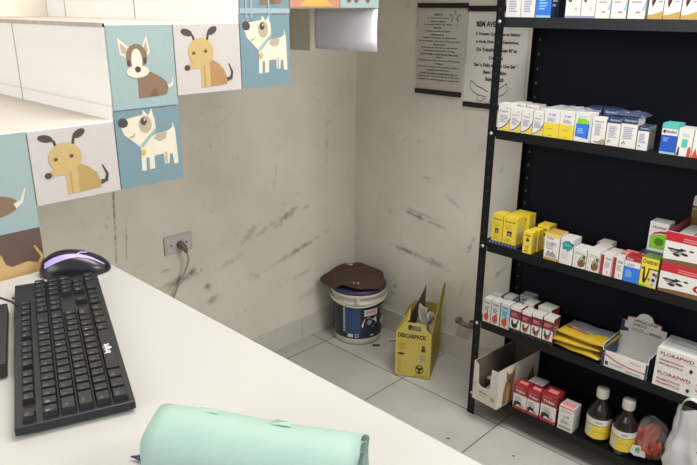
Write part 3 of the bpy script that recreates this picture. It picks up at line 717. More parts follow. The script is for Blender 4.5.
def d_tealdog(m):
    m.poly([(0, 0), (.2, .35), (.35, .1), (.6, .3), (.6, 0)], K['ora']); m.poly([(.45, 0), (.6, .25), (1, .3), (1, 0)], K['tea']); lines(m, .3, .55, .9, .85, 4, 'lg')
def d_yellow(m):
    m.text('Aminoral', .1, .80, .86, .87, K['brn']); lines(m, .2, .56, .8, .74, 4, 'yd'); m.ell(.40, .44, .09, .06, K['blk'], 10); m.ell(.58, .44, .09, .06, K['blk'], 10); m.poly([(.33, .3), (.46, .3), (.44, .44), (.36, .44)], K['blk']); m.poly([(.52, .3), (.66, .3), (.62, .44), (.55, .44)], K['blk'])
    m.rect(.45, .34, .53, .40, K['w']); lines(m, .2, .1, .8, .24, 3, 'yd')
def d_ysmall(m):
    m.text('Vita', .2, .80, .8, .9, K['blk']); m.poly([(.3, .6), (.5, .78), (.7, .62), (.6, .56), (.4, .56)], K['blk']); m.ell(.5, .3, .2, .1, K['gold'], 14); lines(m, .2, .1, .8, .18, 1, 'brn')
def d_gold(m):
    m.rect(0, .0, 1, .1, K['gold']); m.rect(0, .88, 1, 1, K['y']); m.text('Promun', .1, .78, .6, .87, K['purple']); lines(m, .1, .42, .85, .7, 4, 'lil')
    m.poly([(.12, .14), (.2, .3), (.34, .36), (.45, .26), (.6, .36), (.8, .24), (.9, .14)], K['gry']); m.ell(.52, .62, .1, .06, K['gry'], 12)
def d_tealmap(m):
    m.poly([(.12, .80), (.3, .90), (.7, .92), (.92, .82), (.94, .66), (.7, .56), (.62, .48), (.45, .58), (.2, .56)], K['tea2']); m.text('Hepato', .25, .70, .8, .80, K['cy']); lines(m, .15, .22, .75, .44, 4, 'lg'); m.rect(.9, .74, 1, .86, K['blk'])
def d_brown(m):
    m.poly([(.40, .12), (.64, .06), (.88, .12), (.97, .32), (.90, .48), (.97, .66), (.72, .74), (.52, .54), (.36, .32)], K['bro'])
    m.stroke([(.48, .34), (.66, .58), (.74, .8)], .02, .09, K['w']); m.stroke([(.66, .56), (.84, .44), (.86, .34)], .05, .01, K['w'])
    m.text('Glicol', .1, .76, .8, .83, K['gry']); m.rect(.06, .70, .95, .715, K['bro']); m.ell(.16, .15, .05, .04, K['gry'], 10); lines(m, .1, .4, .35, .62, 3, 'lg')
def d_redstripe(m):
    m.rect(0, 0, .33, 1, K['red']); m.text('Oxi', .45, .78, .9, .9, K['blk']); lines(m, .44, .4, .9, .7, 4, 'gry'); m.ell(.7, .18, .07, .06, K['gry'], 10); m.rect(.0, .0, .04, 1, K['w'])
def d_bluered(m):
    m.rect(0, 0, 1, .60, K['blu']); m.rect(0, .84, 1, 1, K['red']); lines(m, .15, .64, .8, .76, 2, 'lil'); lines(m, .12, .2, .6, .5, 5, 'cy'); m.text('Doxi', .12, .88, .5, .96, K['w'])
def d_vee(m):
    m.rect(0, 0, 1, 1, K['y']); m.rect(.62, .04, 1, .60, K['w2']); m.text('Oxitrat', .06, .80, .94, .95, K['blk'])
    m.stroke([(.04, .62), (.20, .66), (.22, .4), (.26, .16)], .07, .15, K['blk']); m.stroke([(.26, .13), (.40, .30), (.50, .65)], .12, .07, K['blk']); m.rect(.42, .62, 1, .66, K['blk'])
    m.ell(.55, .27, .06, .05, K['dgrn'], 10); m.rect(0, 0, .5, .07, K['grn']); m.ell(.8, .48, .1, .06, K['mar'], 12); m.ell(.8, .28, .11, .06, K['blk'], 12); m.ell(.78, .12, .09, .05, K['gold'], 12); m.rect(.9, .38, .98, .5, K['red'])
def d_green(m):
    m.poly([(.1, .1), (.1, .42), (.28, .56), (.6, .62), (1, .62), (1, .1)], K['grn']); m.stroke([(.08, .44), (.28, .62), (.6, .68), (1, .7)], .03, .09, K['red']); m.text('Herbal', .16, .80, .85, .88, K['red']); m.ell(.6, .35, .25, .14, K['dgrn'], 16)
def d_hen(c):
    def f(m):
        m.text('Avivit', .15, .80, .85, .90, K['nav']); lines(m, .2, .52, .8, .72, 3, 'nav')
        m.poly([(.2, .14), (.14, .28), (.3, .38), (.46, .40), (.56, .52), (.70, .50), (.66, .40), (.78, .34), (.80, .2), (.62, .1), (.4, .08)], K[c]); m.stroke([(.45, .1), (.42, .03)], .05, .05, K[c]); m.stroke([(.6, .1), (.62, .03)], .05, .05, K[c])
    return f
def d_hen3(m):
    m.rect(0, .34, 1, .86, K['cy']); d_hen('ora')(m)
def rooster(m, c, bg='w'):
    m.rect(0, .0, 1, .14, K['blk']); m.rect(0, .54, 1, .88, K['mar']); lines(m, .1, .66, .85, .8, 2, 'pink'); m.rect(.06, .555, .94, .57, K['pink'])
    m.poly([(.14, .46), (.16, .28), (.34, .18), (.6, .18), (.74, .26), (.74, .36), (.86, .48), (.78, .52), (.66, .42), (.5, .34), (.36, .36), (.28, .48), (.2, .5)], K[c]); m.poly([(.7, .5), (.76, .56), (.84, .5)], K['red'])
    m.stroke([(.42, .2), (.4, .14)], .04, .04, K['gold']); m.stroke([(.58, .2), (.6, .14)], .04, .04, K['gold'])
    if c != 'blk': m.poly([(.42, .2), (.6, .2), (.72, .28), (.6, .34), (.46, .3)], K['ora'])
def d_redwhite(m):
    m.rect(0, .62, 1, 1, K['red']); m.rect(0, 0, 1, .12, K['red']); m.text('Tribiv', .12, .70, .86, .80, K['w']); lines(m, .12, .88, .8, .93, 1, 'pink'); lines(m, .14, .36, .8, .55, 3, 'gry')
    m.poly([(.06, .14), (.1, .3), (.35, .34), (.62, .30), (.64, .12), (.5, .2), (.3, .2), (.2, .1)], K['blk']); m.poly([(.6, .1), (.7, .3), (.86, .26), (.9, .1)], K['w2']); m.poly([(.62, .1), (.66, .2), (.8, .22), (.84, .1)], K['skin'])
def d_whitered(m):
    m.rect(0, .93, 1, 1, K['pink']); m.text('Bovitex', .16, .80, .8, .85, K['red']); m.ell(.4, .56, .14, .09, K['lg'], 14); m.ell(.62, .6, .12, .05, K['gry'], 12); lines(m, .2, .28, .8, .44, 4); m.rect(.1, .08, .9, .17, K['gry'])
# ---- top shelf
z = SZ[4]
G = 'boxes on the top shelf'
for i, (a, b) in enumerate(((-1.174, -1.122), (-1.121, -1.073))):
    box_thing(['white box with round yellow emblem on the top shelf, nearest the rack post', 'white box with round yellow emblem, top shelf, beside the bright blue box'][i], a, b, z, .13, .05, d_sunround, group=G)
box_thing('bright blue box on the top shelf', -1.07, -1.019, z, .13, .05, d_bluebox, group=G, body='blu', side='nav')  # navy side colour paints in the shade on the blue side face
box_thing('white box with upright black lettering on the top shelf, beside the dark gap', -.973, -.925, z, .12, .05, d_vert, group=G)
box_thing('white box with upright black lettering, top shelf, beside the fine grey print boxes', -.924, -.881, z, .12, .05, d_vert, group=G)
for i, (a, b) in enumerate(((-.88, -.836), (-.834, -.79), (-.786, -.738))):
    box_thing('white box with fine grey print on the top shelf, %s of three alike' % ['leftmost', 'middle one', 'rightmost'][i], a, b, z, .125, .05, d_list, group=G)
for i, (a, b) in enumerate(((-.731, -.691), (-.69, -.646), (-.644, -.601))):
    box_thing('white box with gold foot and red picture, top shelf, %s' % ['left of three', 'middle of three', 'right of three'][i], a, b, z, .125, .05, d_redcap, group=G)
for i in range(7):
    box_thing('row of boxes standing unseen', -.60 + i * .045, -.557 + i * .045, z, .12, .05, d_redcap, group=G) if False else None
# ---- second shelf
z = SZ[3]; G = 'boxes on the second shelf'
for i, (a, b, h) in enumerate(((-1.173, -1.127, .089), (-1.126, -1.086, .078), (-1.085, -1.045, .076), (-1.043, -1.006, .075))):
    box_thing('white box with black swoosh, second shelf, ' + ['tallest, at the rack post', 'second from the rack post', 'third from the rack post', 'fourth from the rack post'][i], a, b, z, h, .042, d_swoosh, group=G)
for i, (a, b, h) in enumerate(((-1.150, -1.105, .089), (-1.100, -1.055, .086), (-1.05, -1.01, .08))):
    box_thing('grey topped box in the row behind the black swoosh boxes, ' + ['at the rack post', 'middle', 'right'][i], a, b, z, h, .045, d_plainlist, y=1.99, group=G, top='lg')
for i, (a, b) in enumerate(((-1.005, -.952), (-.952, -.903))):
    box_thing('box white above and yellow below, second shelf, ' + ['left of the pair', 'right of the pair'][i], a, b, z, .087, .045, d_yhalf, group=G)
box_thing('white box with green and blue panels on the second shelf', -.902, -.849, z, .088, .045, d_greenblue, group=G)
box_thing('white box with dark yellow corner, right of the green and blue box', -.848, -.805, z, .076, .05, d_plainlist, group=G, y=1.938, side='w2')
for i, (a, b, h) in enumerate(((-.803, -.762, .084), (-.761, -.713, .088), (-.711, -.679, .069))):
    box_thing('white box with navy band at the top, second shelf, ' + ['left of three', 'middle and tallest of three', 'right and shortest of three'][i], a, b, z, h, .05, d_navytop, group=G, top='nav', side='gry' if i == 2 else 'w', y=1.938)
for i, (a, b) in enumerate(((-.90, -.85), (-.846, -.80))):
    box_thing('dark blue box in the back row of the second shelf, ' + ['left one', 'right one'][i], a, b, z, .098, .06, d_navytop, y=2.0, group=G, body='nav', top='nav')
box_thing('tall blue box with teal top on the second shelf', -.645, -.601, z, .085, .05, d_blueteal, group=G, top='tea', side='tea')
box_thing('white box with teal square on the second shelf', -.60, -.56, z, .077, .05, d_tealsq, group=G, top='lg')
box_thing('white box with orange and teal dog scene at the right photo edge, second shelf', -.559, -.517, z, .077, .05, d_tealdog, group=G, top='lg')
wrapm = clear_plastic('clear_wrap', '#cfd2d6', .35)
def wrap(label, x0, x1, y0, y1, zb, zh, seed, m=wrapm):
    mb = MB()
    def fn(u, v):
        e = min(u, 1 - u, v, 1 - v) * 5; e = min(1, e)
        return Vector(((u - .5) * (x1 - x0), (v - .5) * (y1 - y0), .001 + e * zh * (.55 + .9 * abs(noise.noise(Vector((u * 5 + seed, v * 4, seed)))))))
    mb.grid(fn, 18, 12, m, smooth=False)
    def fn2(u, v): return Vector(((u - .5) * (x1 - x0), (v - .5) * (y1 - y0), .0004))
    mb.grid(fn2, 2, 2, m)
    return tag(mb.build('plastic_wrap', None, ((x0 + x1) / 2, (y0 + y1) / 2, zb)), label, 'plastic wrap', 'plastic wraps on the second shelf')
wrap('clear plastic wrap lying on the yellow and white boxes', -1.005, -.87, 1.945, 2.0, z + .0895, .009, 3)
wrap('clear plastic wrap lying on the navy banded boxes', -.80, -.70, 1.945, 2.01, z + .0905, .015, 8, clear_plastic('clear_wrap_bluish', '#5f6c88', .4))
# ---- third shelf
z = SZ[2]; G = 'boxes on the third shelf'
mb = MB(); nv = col('#1d2340', .35)
mb.box(-.058, .058, 0, .125, 0, .003, nv)
for i in range(9):
    mb.box(-.056 + i * .0125, -.050 + i * .0125, .002, .010, .003, .0085, col('#5a6288', .3)); 
mb.box(-.058, .058, .012, .125, .003, .0085, nv)
tag(mb.build('blister_tray', None, (-1.117, 1.9355, z)), 'dark blue ridged plastic tray under the tall yellow boxes', 'tray')
zz = z + .0088
for i, (a, b) in enumerate(((-1.173, -1.130), (-1.128, -1.074))):
    box_thing('tall yellow box on the third shelf, ' + ['against the rack post', 'right of the one against the post'][i], a, b, zz, .098, .055, d_yellow, y=1.951, group=G, body='y')
box_thing('tall yellow box standing behind the front pair on the third shelf', -1.128, -1.062, zz, .100, .045, d_yellow, y=2.012, group=G, body='y')
box_thing('small yellow box in front on the third shelf', -1.039, -1.005, z, .076, .034, d_ysmall, y=1.936, group=G, body='y', side='yd')
box_thing('small yellow box in the middle, hidden behind the small front one', -1.036, -1.002, z, .076, .034, d_ysmall, y=1.974, group=G, body='y', side='yd')
box_thing('small yellow box at the back of its trio, beside the gold topped box', -1.030, -.985, z, .085, .05, d_ysmall, y=2.014, group=G, body='y', side='yd')
box_thing('white box with gold top and foot on the third shelf', -.959, -.906, z, .093, .055, d_gold, group=G, top='gold')
box_thing('white box with teal splash on the third shelf', -.903, -.858, z, .088, .055, d_tealmap, group=G, top='w2', side='lg')
for i, (a, b, h) in enumerate(((-.856, -.812, .066), (-.810, -.769, .069))):
    box_thing('white box with brown drop shape, ' + ['beside the teal box', 'beside the red striped boxes'][i], a, b, z, h, .05, d_brown, group=G, top='w2')
for i, (a, b) in enumerate(((-.768, -.730), (-.729, -.693))):
    box_thing('white box with broad red stripe at left, ' + ['beside the brown drop boxes', 'beside the blue and red box'][i], a, b, z, .067, .045, d_redstripe, group=G, top='w2')
for i, (a, b, yy, h) in enumerate(((-.815, -.772, 1.99, .066), (-.768, -.730, 1.985, .062), (-.724, -.682, 1.985, .068), (-.83, -.785, 2.05, .062))):
    box_thing('pale topped box in the back row behind the red striped boxes, ' + ['left', 'middle', 'right', 'furthest back'][i], a, b, z, h, .048, d_redstripe, y=yy, group=G, top='pink' if i == 2 else 'w2')
box_thing('blue box with red band on top, third shelf', -.692, -.644, z, .081, .045, d_bluered, group=G, top='red')
box_thing('yellow box with big black V on the third shelf', -.643, -.592, z, .091, .045, d_vee, group=G, body='y', top='dgrn', side='dgrn')
box_thing('dark topped box standing behind the yellow V box', -.672, -.600, z, .085, .10, d_bluered, y=1.985, group=G, body='nav', top='nav')
box_thing('white box with green field and red arc, standing on the dark topped box', -.665, -.609, z + .0857, .092, .05, d_green, y=2.022, group=G, top='w2')
# big red and white cartons
def d_carton(m, txt):
    m.rect(0, 0, 1, 1, K['w']); m.rect(0, .70, 1, 1, col('#b52233', .4))
    pts = [(0, 0)] + [(i / 16, .10 + .06 * sin(PI * (1 - i / 16)) * (1 - .9 * i / 16) + .03 * sin(i / 16 * 5)) for i in range(17)] + [(1, 0)]
    m.poly(pts, K['bro'])
    lines(m, .16, .76, .45, .90, 2, 'pink')
    for (px, py, r, an) in ((.07, .46, .035, 75), (.10, .40, .046, 60), (.13, .46, .035, 80), (.15, .38, .046, 55), (.19, .36, .03, 20), (.17, .50, .022, 45), (.12, .30, .03, 10)):
        m.ell(px, py, r, .025 + r * .6, K['gry'] if r > .045 else K['blk'], 12, an)
    m.stroke([(.08, .3), (.17, .50)], .015, .01, K['blk']); m.ell(.245, .50, .022, .03, K['blk'], 10)
    if txt: m.text(txt, .31, .22, .80, .50, K['red'])
def carton(label, zb, h, opened):
    e = empty('display_carton', label, 'carton', (-.586, 1.9345, zb), 0, 'red and white cartons')
    mb = MB(); w, d = .30, .20; t = .003
    mb.box(0, w, 0, t, 0, h, K['w']); mb.plane((0, -.0002, 0), (w, 0, 0), (0, 0, h)); d_carton(mb, 'Calcio'); mb.build('front_panel', e)
    mb = MB(); mb.box(0, t, t, d, 0, h, K['mar']); mb.box(w - t, w, t, d, 0, h, K['mar']); mb.box(0, w, d - t, d, 0, h, K['bro']); mb.box(t, w - t, t, d - t, 0, t, K['bro']); mb.build('body', e)
    if not opened:
        mb = MB(); mb.box(0, w, 0, d, h, h + .001, K['bro']); mb.build('lid', e)
    else:
        mb = MB(); mb.prism([(0, 0), (w, 0), (w, .10), (.05, .10), (0, .06)], .003, K['bro'], lambda a, b, q: Vector((a, d - q + b * .12, h + b)))
        mb.plane((0, d - .0034 + .003, h + .035), (w, 0, 0), (0, .0078, .065)); mb.poly([(0, .0), (1, 0), (1, 1), (.17, 1), (0, .42)], K['w2']); mb.rect(0, -.2, 1, -.14, K['gold'])
        mb.build('header_flap', e)
        mb = MB(); mb.box(.012, .05, .02, d - .02, h - .035, h - .02, K['w2']); mb.build('inner_flap', e)
    return e
carton('lower closed red and white carton at the right end of the third shelf', z, .091, False)
carton('upper open red and white carton stacked on the closed one', z + .0925, .094, True)
for i in range(3):
    box_thing('red and white pack inside the open upper carton, ' + ['left', 'middle', 'right'][i], -.525 + i * .055, -.475 + i * .055, z + .0925 + .0035, .06, .05, d_redstripe, y=2.0, group='packs inside the open carton', body='mar')
# ---- fourth shelf
z = SZ[1]; G = 'boxes on the fourth shelf'
for i, (a, b, h, d) in enumerate(((-1.172, -1.140, .092, d_hen('ora')), (-1.138, -1.102, .094, d_hen('ora')), (-1.099, -1.062, .097, d_hen3))):
    box_thing(['white box with red hen on the fourth shelf, at the rack post', 'white box with red hen on the fourth shelf, middle of the hen boxes', 'pale blue box with orange hen on the fourth shelf'][i], a, b, z, h, .04, d, group=G, body='w2', side='cy')
for i, (a, b, yy) in enumerate(((-1.165, -1.128, 1.98), (-1.12, -1.082, 1.985), (-1.085, -1.035, 2.04))):
    box_thing('grey box in the back row behind the hen boxes, ' + ['left', 'middle', 'right and furthest back'][i], a, b, z, .10, .045, d_hen('lg'), y=yy, group=G, body='lg', side='gry')
for i, (a, b, h) in enumerate(((-1.06, -1.018, .096), (-1.015, -.977, .093), (-.975, -.935, .097), (-.932, -.893, .099))):
    box_thing(['maroon and white box with black rooster', 'maroon and white box with brown rooster, second in its row', 'maroon and white box with brown rooster, third in its row', 'maroon and white box with brown rooster, beside the yellow packets'][i], a, b, z, h, .045, (lambda c: lambda m: rooster(m, c))('blk' if i == 0 else 'brn'), group=G, top='w2', side='mar')
for i, (a, b) in enumerate(((-1.04, -1.0), (-.985, -.93))):
    box_thing('rooster box in the back row, ' + ['left', 'right, its white top slightly raised'][i], a, b, z, .10 + .004 * i, .05, lambda m: rooster(m, 'brn'), y=1.988, group=G, top='w', side='mar', rz=rad(-6 * i))
# yellow packets
yel = col('#b8982c', .35, .06, 20); gryp = col('#7b7c82', .35, .1, 20); rdp = col('#9c3a26', .4)
def packet(label, x, y, zb, L, Wd, th, rz, tilt, top):
    mb = MB()
    def fn(s):
        def f(u, v):
            e = (max(0, 1 - abs(2 * u - 1) ** 4) * max(0, 1 - abs(2 * v - 1) ** 3)) ** .6
            zc = tilt * (u - .5) * L
            return Vector(((u - .5) * L, (v - .5) * Wd, th / 2 + s * th / 2 * e + .003 * noise.noise(Vector((u * 4, v * 4, zb * 50))) + max(0, zc) ))
        return f
    def mt(u, v):
        if top and v > .42 - .10 * sin(u * PI * 1.2) and .03 < u < .97: return gryp
        if abs(v - .36 + .10 * sin(u * PI * 1.2)) < .035 and .1 < u < .6: return rdp
        return yel
    mb.grid(fn(1), 24, 20, yel, matfn=mt); mb.grid(fn(-1), 24, 20, yel)
    o = mb.build('medicine_packet', None, (x, y, zb), rz, fix=True)
    return tag(o, label, 'packet', 'yellow packets')
packet('yellow packet at the bottom of the stack on the fourth shelf', -.805, 1.995, z, .165, .115, .022, rad(-4), 0, False)
packet('yellow packet in the middle of the stack on the fourth shelf', -.815, 1.995, z + .0205, .170, .115, .022, rad(3), 0.04, False)
packet('yellow and grey packet on top of the stack on the fourth shelf', -.800, 2.005, z + .043, .175, .125, .026, rad(-3), .05, True)
# display box
e = empty('display_box', 'open white display box with raised header card on the fourth shelf', 'display box', (-.720, 1.9345, z))
w, d, h, t = .145, .125, .056, .0025
wp = K['w']
mb = MB(); mb.box(0, w, 0, t, 0, h, wp); mb.plane((0, -.0002, 0), (w, 0, 0), (0, 0, h))
mb.rect(0, 0, .07, 1, K['nav']); mb.rect(.09, .12, .16, .36, K['nav']); mb.stroke([(.05, .82), (.3, .56), (.6, .42), (1, .40)], .05, .05, K['pink']); mb.stroke([(.05, .78), (.3, .51), (.6, .37), (1, .35)], .03, .03, K['red']); mb.text('HIPRALONA', .62, .70, .86, .78, K['gry']); lines(mb, .2, .2, .55, .34, 2); lines(mb, .55, .1, .9, .22, 2); mb.rect(.96, 0, 1, .97, K['nav'])
mb.build('front_panel', e)
mb = MB(); mb.box(0, t, t, d, 0, h + .02, wp, side=K['nav']); mb.box(w - t, w, t, d, 0, h + .015, wp, side=K['nav']); mb.box(t, w - t, t, d, 0, t, wp); mb.build('tray', e)
mb = MB(); hc = [(.0, 0), (w, 0), (w, .118), (w - .018, .118), (w - .018, .132), (.098, .137)] + [(.073 + .026 * cos(a), .137 + .020 * sin(a)) for a in [i * PI / 12 for i in range(13)]] + [(.048, .137), (.018, .132), (.018, .118), (0, .118)]
mb.prism(hc, .003, wp, lambda a, b, q: Vector((a, d + .003 - q + b * .06, b)))
mb.plane((0, d - .0004, 0), (w, 0, 0), (0, .157 * .06, .157))
mb.rect(0, .5, .08, .75, K['nav']); mb.rect(.08, .52, .18, .60, K['nav']); mb.text('HIPRALONA', .27, .78, .80, .84, K['blk']); mb.text('ENRO-S', .27, .69, .56, .755, K['red']); lines(mb, .25, .58, .62, .66, 2); mb.rect(.64, .58, .9, .64, K['lil']); mb.stroke([(.13, .75), (.13, .84), (.3, .87)], .02, .02, K['pink']); mb.stroke([(.87, .75), (.87, .84), (.7, .87)], .02, .02, K['red'])
mb.build('header_card', e)
# flora cartons
def d_flora(m):
    m.text('FLORAFWD', .04, .66, .40, .84, K['red']); m.text('Nutricional', .46, .68, .68, .78, K['pink']); m.rect(.04, .58, .62, .61, K['lg'])
    m.text('PREBIÓTICO', .04, .36, .30, .50, K['red']); m.text('PROBIÓTICO', .04, .16, .30, .30, K['red']); m.poly([(.36, .28), (.385, .36), (.41, .28), (.385, .2)], K['blk']); m.rect(.372, .18, .398, .38, K['blk'])
    m.text('VITAMINAS', .46, .38, .74, .50, K['red']); m.text('A, D, E, K1', .48, .24, .72, .34, K['red']); m.text('Equinos', .50, .08, .68, .18, K['blk'])
for i in range(2):
    box_thing(['lower white carton with red capital lettering on the fourth shelf', 'upper white carton with red capital lettering, stacked on the lower one'][i], -.557, -.292, z + i * .0640, .0630, .11, d_flora, group='white cartons with red lettering', topfn=lambda m: (m.lines(.08, .3, .5, .7, 2, K['dgrn'])), name='medicine_carton', cat='carton')
tag(wrap('clear plastic sleeve on the upper red lettered carton', -.55, -.34, 1.955, 2.03, z + .1285, .008, 14), group='plastic wraps on the fourth shelf')
# ---- bottom shelf
z = SZ[0]; G = 'boxes on the bottom shelf'
for i, (a, b, h, dd) in enumerate(((-1.017, -.963, .102, .045), (-.962, -.912, .100, .045), (-.908, -.848, .112, .06))):
    box_thing('red and white box with cattle picture, bottom shelf, ' + ['beside the open carton', 'middle of three', 'largest of three'][i], a, b, z, h, dd, d_redwhite, group=G, top='red', side='red', body='w', topfn=lambda m: m.rect(.2, .3, .8, .7, K['pink']), sidefn=lambda m: m.rect(0, .6, 1, 1, K['mar']))
box_thing('red topped box in the back row behind the red and white trio, bottom shelf', -.99, -.93, z, .10, .05, d_redwhite, y=1.985, group=G, top='lg', side='red')
box_thing('white box with pale red top beside the bottles', -.839, -.784, z, .092, .055, d_whitered, group=G, top='w2', side='lg', topfn=lambda m: m.rect(.1, .15, .9, .6, K['pink']))
# open cardboard display with dog picture
e = empty('open_carton', 'open white carton with cut-out front and dog picture, on the bottom shelf', 'carton', (-1.160, 1.884, z), rad(-5.5))
inn = col('#6b5c50', .8, .08, 30); cwt = col('#cfc9bf', .5, .04, 30); t = .003; w, d, h = .112, .255, .158
mb = MB(); mb.prism([(0, 0), (w, 0), (w, h - .004), (w * .72, h - .006), (w * .68, .075), (w * .62, .062), (w * .30, .062), (w * .22, .072), (w * .18, h - .012), (0, h)], t, cwt, lambda a, b, q: Vector((a, q, b)))
mb.plane((0, -.0002, 0), (w, 0, 0), (0, 0, h)); mb.text('Biscoito', .28, .24, .62, .30, col('#7a5a3c', .6)); lines(mb, .3, .17, .6, .21, 1); mb.ell(.82, .2, .08, .06, K['gold'], 16); mb.poly([(.04, .42), (.12, .45), (.13, .43), (.07, .41)], K['blk']); mb.build('front_panel', e)
mb = MB(); mb.box(0, t * .5, t, d, 0, h, cwt); mb.box(t * .5, t, t, d - t, t, h, inn); mb.build('side_panel', e)
mb = MB(); mb.box(w - t * .5, w, t, d, 0, h, cwt); mb.box(w - t, w - t * .5, t, d - t, t, h, inn)
mb.plane((w + .0003, 0, 0), (0, d, 0), (0, 0, h)); fx = col('#8a5f3d', .6); fx2 = col('#b08a62', .6)
mb.poly([(.12, .02), (.14, .35), (.17, .60), (.20, .66), (.18, .92), (.25, .78), (.32, .80), (.38, .98), (.40, .70), (.38, .55), (.34, .45), (.36, .02)], fx); mb.poly([(.22, .05), (.22, .45), (.27, .55), (.31, .45), (.31, .05)], fx2); mb.ell(.28, .60, .03, .04, K['blk'], 10); mb.ell(.25, .70, .014, .02, K['blk'], 8); mb.ell(.33, .70, .014, .02, K['blk'], 8); mb.poly([(.72, .4), (.85, .7), (.9, .3), (.8, .2)], fx)
mb.build('side_panel', e)
mb = MB(); mb.box(0, w, d - t, d, 0, h, inn); mb.build('back_panel', e)
mb = MB(); mb.box(t, w - t, t, d - t, 0, t, inn); mb.build('base', e)
c_, s_ = cos(rad(-5.5)), sin(rad(-5.5))
def sachet(label, x, y, zb, rz):
    mb = MB()
    for s in (1, -1):
        mb.grid(lambda u, v: Vector(((u - .5) * .085, (v - .5) * .16, .02 + s * .018 * ((1 - abs(2 * u - 1) ** 3) * (1 - abs(2 * v - 1) ** 3)) + .006 * noise.noise(Vector((u * 5, v * 5, zb * 90))))), 12, 14, col('#9c9a98', .35, .15, 30))
    tag(mb.build('sachet', None, (-1.160 + c_ * x - s_ * y, 1.884 + s_ * x + c_ * y, zb), rz, fix=True), label, 'sachet', 'sachets in the open carton')
sachet('grey plastic sachet lying at the bottom of the open carton', .056, .11, z + .004, rad(-5.5))
sachet('grey plastic sachet on top in the open carton', .056, .14, z + .046, rad(-7))
# bottles
glass = col('#1d1512', .12, .1, 30); capm = col('#c5c3ba', .45)
def bottle(label, x, y):
    e = empty('medicine_bottle', label, 'bottle', (x, y, SZ[0]), 0, 'brown bottles'); r = .0405
    mb = MB(); mb.lathe([(r - .004, 0), (r, .004), (r, .098), (r - .002, .108), (r - .009, .122), (.021, .136), (.0155, .148), (.0145, .166)], glass, 40); mb.build('bottle_body', e)
    ca = math.atan2(-y, -x)
    mb = MB(); mb.pm = cyl_map(r, r, .018, .092, 4.6, ca); mb.rect(0, 0, 1, .66, K['y'], seg=36); mb.rect(0, .69, 1, 1, K['w'], seg=36, l=1); mb.rect(0, .66, 1, .69, K['blk'], seg=36, l=1)
    mb.text('NOVO', .46, .77, .57, .90, K['nav']); mb.text('Fortificante', .42, .34, .60, .44, K['gold']); mb.rect(.26, .06, .37, .6, K['w2'], seg=4); mb.lines(.27, .1, .36, .55, 6, K['lg'])
    mb.build('bottle_label', e)
    mb = MB(); mb.lathe([(.0185, .160), (.0195, .163), (.0195, .190), (.018, .194), (.001, .1945)], capm, 32)
    for i in range(24):
        a = 2 * PI * i / 24; mb.box(.0193, .0200, -.0008, .0008, .164, .189, capm, T=Matrix.Rotation(a, 4, 'Z'))
    mb.build('cap', e)
    return e
bottle('brown bottle with yellow label, left one, beside the white box', -.714, 1.978)
bottle('brown bottle with yellow label, right one, beside the orange bag', -.624, 1.972)
# orange contents in clear bag
e = empty('treat_bag', 'clear plastic bag with orange contents on the bottom shelf', 'bag', (-.546, 1.992, SZ[0]))
def blob(mb, rx, ry, h, amp, sc, seed, m, tip=0, nu=36, nv=18, smooth=False):
    def fn(u, v):
        a = 2 * PI * u; zz = h * v
        k = max(0.02, sin(PI * (.06 + .94 * v)) ** .6) * (1 - tip * v)
        n = 1 + amp * noise.noise(Vector((cos(a) * sc, sin(a) * sc, v * sc + seed)))
        return Vector((rx * k * n * cos(a), ry * k * n * sin(a), zz + (.01 * noise.noise(Vector((a, v * 5, seed))) if .05 < v else 0)))
    mb.grid(fn, nu, nv, m, smooth=smooth)
mb = MB(); blob(mb, .045, .035, .125, .7, 5.0, 2, col('#a8442c', .4, .5, 45)); mb.build('contents', e, (-.0, 0, .006))
mb = MB(); blob(mb, .056, .044, .155, .55, 3, 5, clear_plastic('bag_film', '#c8d4d6', .14, .08), .2); mb.build('plastic_film', e)
mb = MB(); mb.plane((-.045, -.050, .018), (.05, .006, 0), (0, .012, .04)); mb.poly([(0, .2), (.3, 0), (1, .1), (.9, .6), (.5, .9), (.1, .8)], K['lg']); mb.text('e', .3, .3, .6, .7, K['dgrn']); mb.build('sticker', e)
mb = MB(); mb.plane((.005, -.036, .10), (.045, .01, -.03), (0, .02, .03)); mb.poly([(.4, 0), (1, 0), (1, 1), (.6, 1)], col('#2a4c52', .4)); mb.build('label', e)
# white shopping bag
e = empty('shopping_bag', 'crumpled white plastic shopping bag at the right end of the bottom shelf', 'bag', (-.402, 1.950, SZ[0]))
bagm = col('#c9c9ca', .35, .05, 12)
mb = MB()
def bag(u, v):
    a = 2 * PI * u
    k = (1 - .42 * max(0, v - .45) ** .8) * (.86 + .14 * min(1, v * 5))
    f = 1 + .26 * noise.noise(Vector((cos(a) * 2.2, sin(a) * 2.2, v * 3 + 4))) + .10 * noise.noise(Vector((cos(a) * 6, sin(a) * 6, v * 7))) + .04 * sin(9 * a + 4 * v)
    return Vector((.086 * k * f * cos(a), .062 * k * f * sin(a), 0.27 * v + .015 * sin(3 * a) * v))
mb.grid(bag, 60, 22, bagm)
mb.build('bag_body', e, fix=True)
for sx in (-1, 1):
    mb = MB()
    def hl(u, v, sx=sx):
        ang = PI * u
        return Vector((sx * .03 + .03 * cos(ang), -.01 + (v - .5) * .03 * (1 + .5 * sin(ang)) + .004 * sin(u * 9), .248 + .055 * sin(ang) + .004 * sin(v * 8)))
    mb.grid(hl, 16, 5, bagm); mb.build('bag_handle', e, solid=.002)
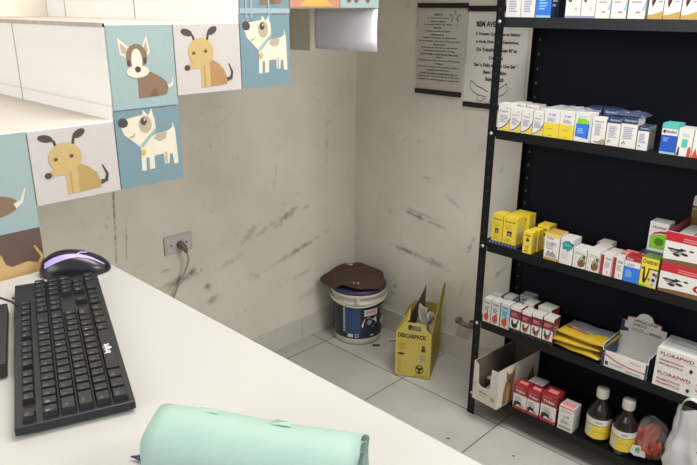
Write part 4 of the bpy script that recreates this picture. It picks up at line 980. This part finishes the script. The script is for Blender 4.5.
mb = MB(); mb.pm = lambda u, v, l: Vector((-.03 + .06 * u, -.064 - .0005 * l - .002 * sin(u * 6), .10 + .08 * v)); mb.stroke([(.75, .7), (.95, 1.15), (1.05, 1.3)], .08, .12, K['blk']); mb.stroke([(.75, -.3), (.95, -.2), (1.1, .0)], .1, .08, K['grn']); mb.build('bag_print', e)

# ------------------------------------------------------------------ light
def area(name, loc, target, sx, sy, power, color=(1, 1, 1)):
    l = bpy.data.lights.new(name, 'AREA'); l.shape = 'RECTANGLE'; l.size = sx; l.size_y = sy; l.energy = power; l.color = color
    o = bpy.data.objects.new(name, l); COL.objects.link(o); o.location = loc
    o.rotation_euler = (Vector(target) - Vector(loc)).to_track_quat('-Z', 'Y').to_euler(); return o
area('ceiling_lamp', (-.65, 1.1, 2.8), (-.95, 1.3, 0), 1.4, .5, 38, (1, .985, .955))
area('shopfront_daylight', (-.2, -2.6, 2.3), (-.9, 1.6, 1.1), 2.6, 1.6, 62, (.97, .98, 1))
area('aisle_fill', (1.3, 1.35, 2.5), (-2.1, 1.4, .6), 1.2, .6, 31, (1, .985, .955))  # added fill light that brightens the left wall under the stairs
wd = bpy.data.worlds.new('room_ambient'); bpy.context.scene.world = wd; wd.use_nodes = True
bg = wd.node_tree.nodes['Background']; bg.inputs['Color'].default_value = (.95, .97, 1, 1); bg.inputs['Strength'].default_value = .62

# ------------------------------------------------------------------ camera
def Rz(p, ro, ya):
    cy, sy = cos(ya), sin(ya)
    f = Vector((sy * cos(p), cy * cos(p), -sin(p))); r = Vector((cy, -sy, 0)); d = f.cross(r)
    r2 = r * cos(ro) + d * sin(ro); d2 = -r * sin(ro) + d * cos(ro)
    return r2, d2, f
r_, d_, f_ = Rz(rad(18.80954), rad(-.32052), rad(-43.93663))
cam = bpy.data.cameras.new('camera'); cam.sensor_width = 36; cam.lens = 657.68 * 36 / 697; cam.clip_start = .02
co = bpy.data.objects.new('camera', cam); COL.objects.link(co)
m = Matrix((r_, -d_, -f_)).transposed().to_4x4(); m.translation = (0, 0, 1.5); co.matrix_world = m
sc = bpy.context.scene; sc.camera = co
sc.view_settings.view_transform = 'Standard'; sc.view_settings.look = 'None'; sc.view_settings.exposure = .22
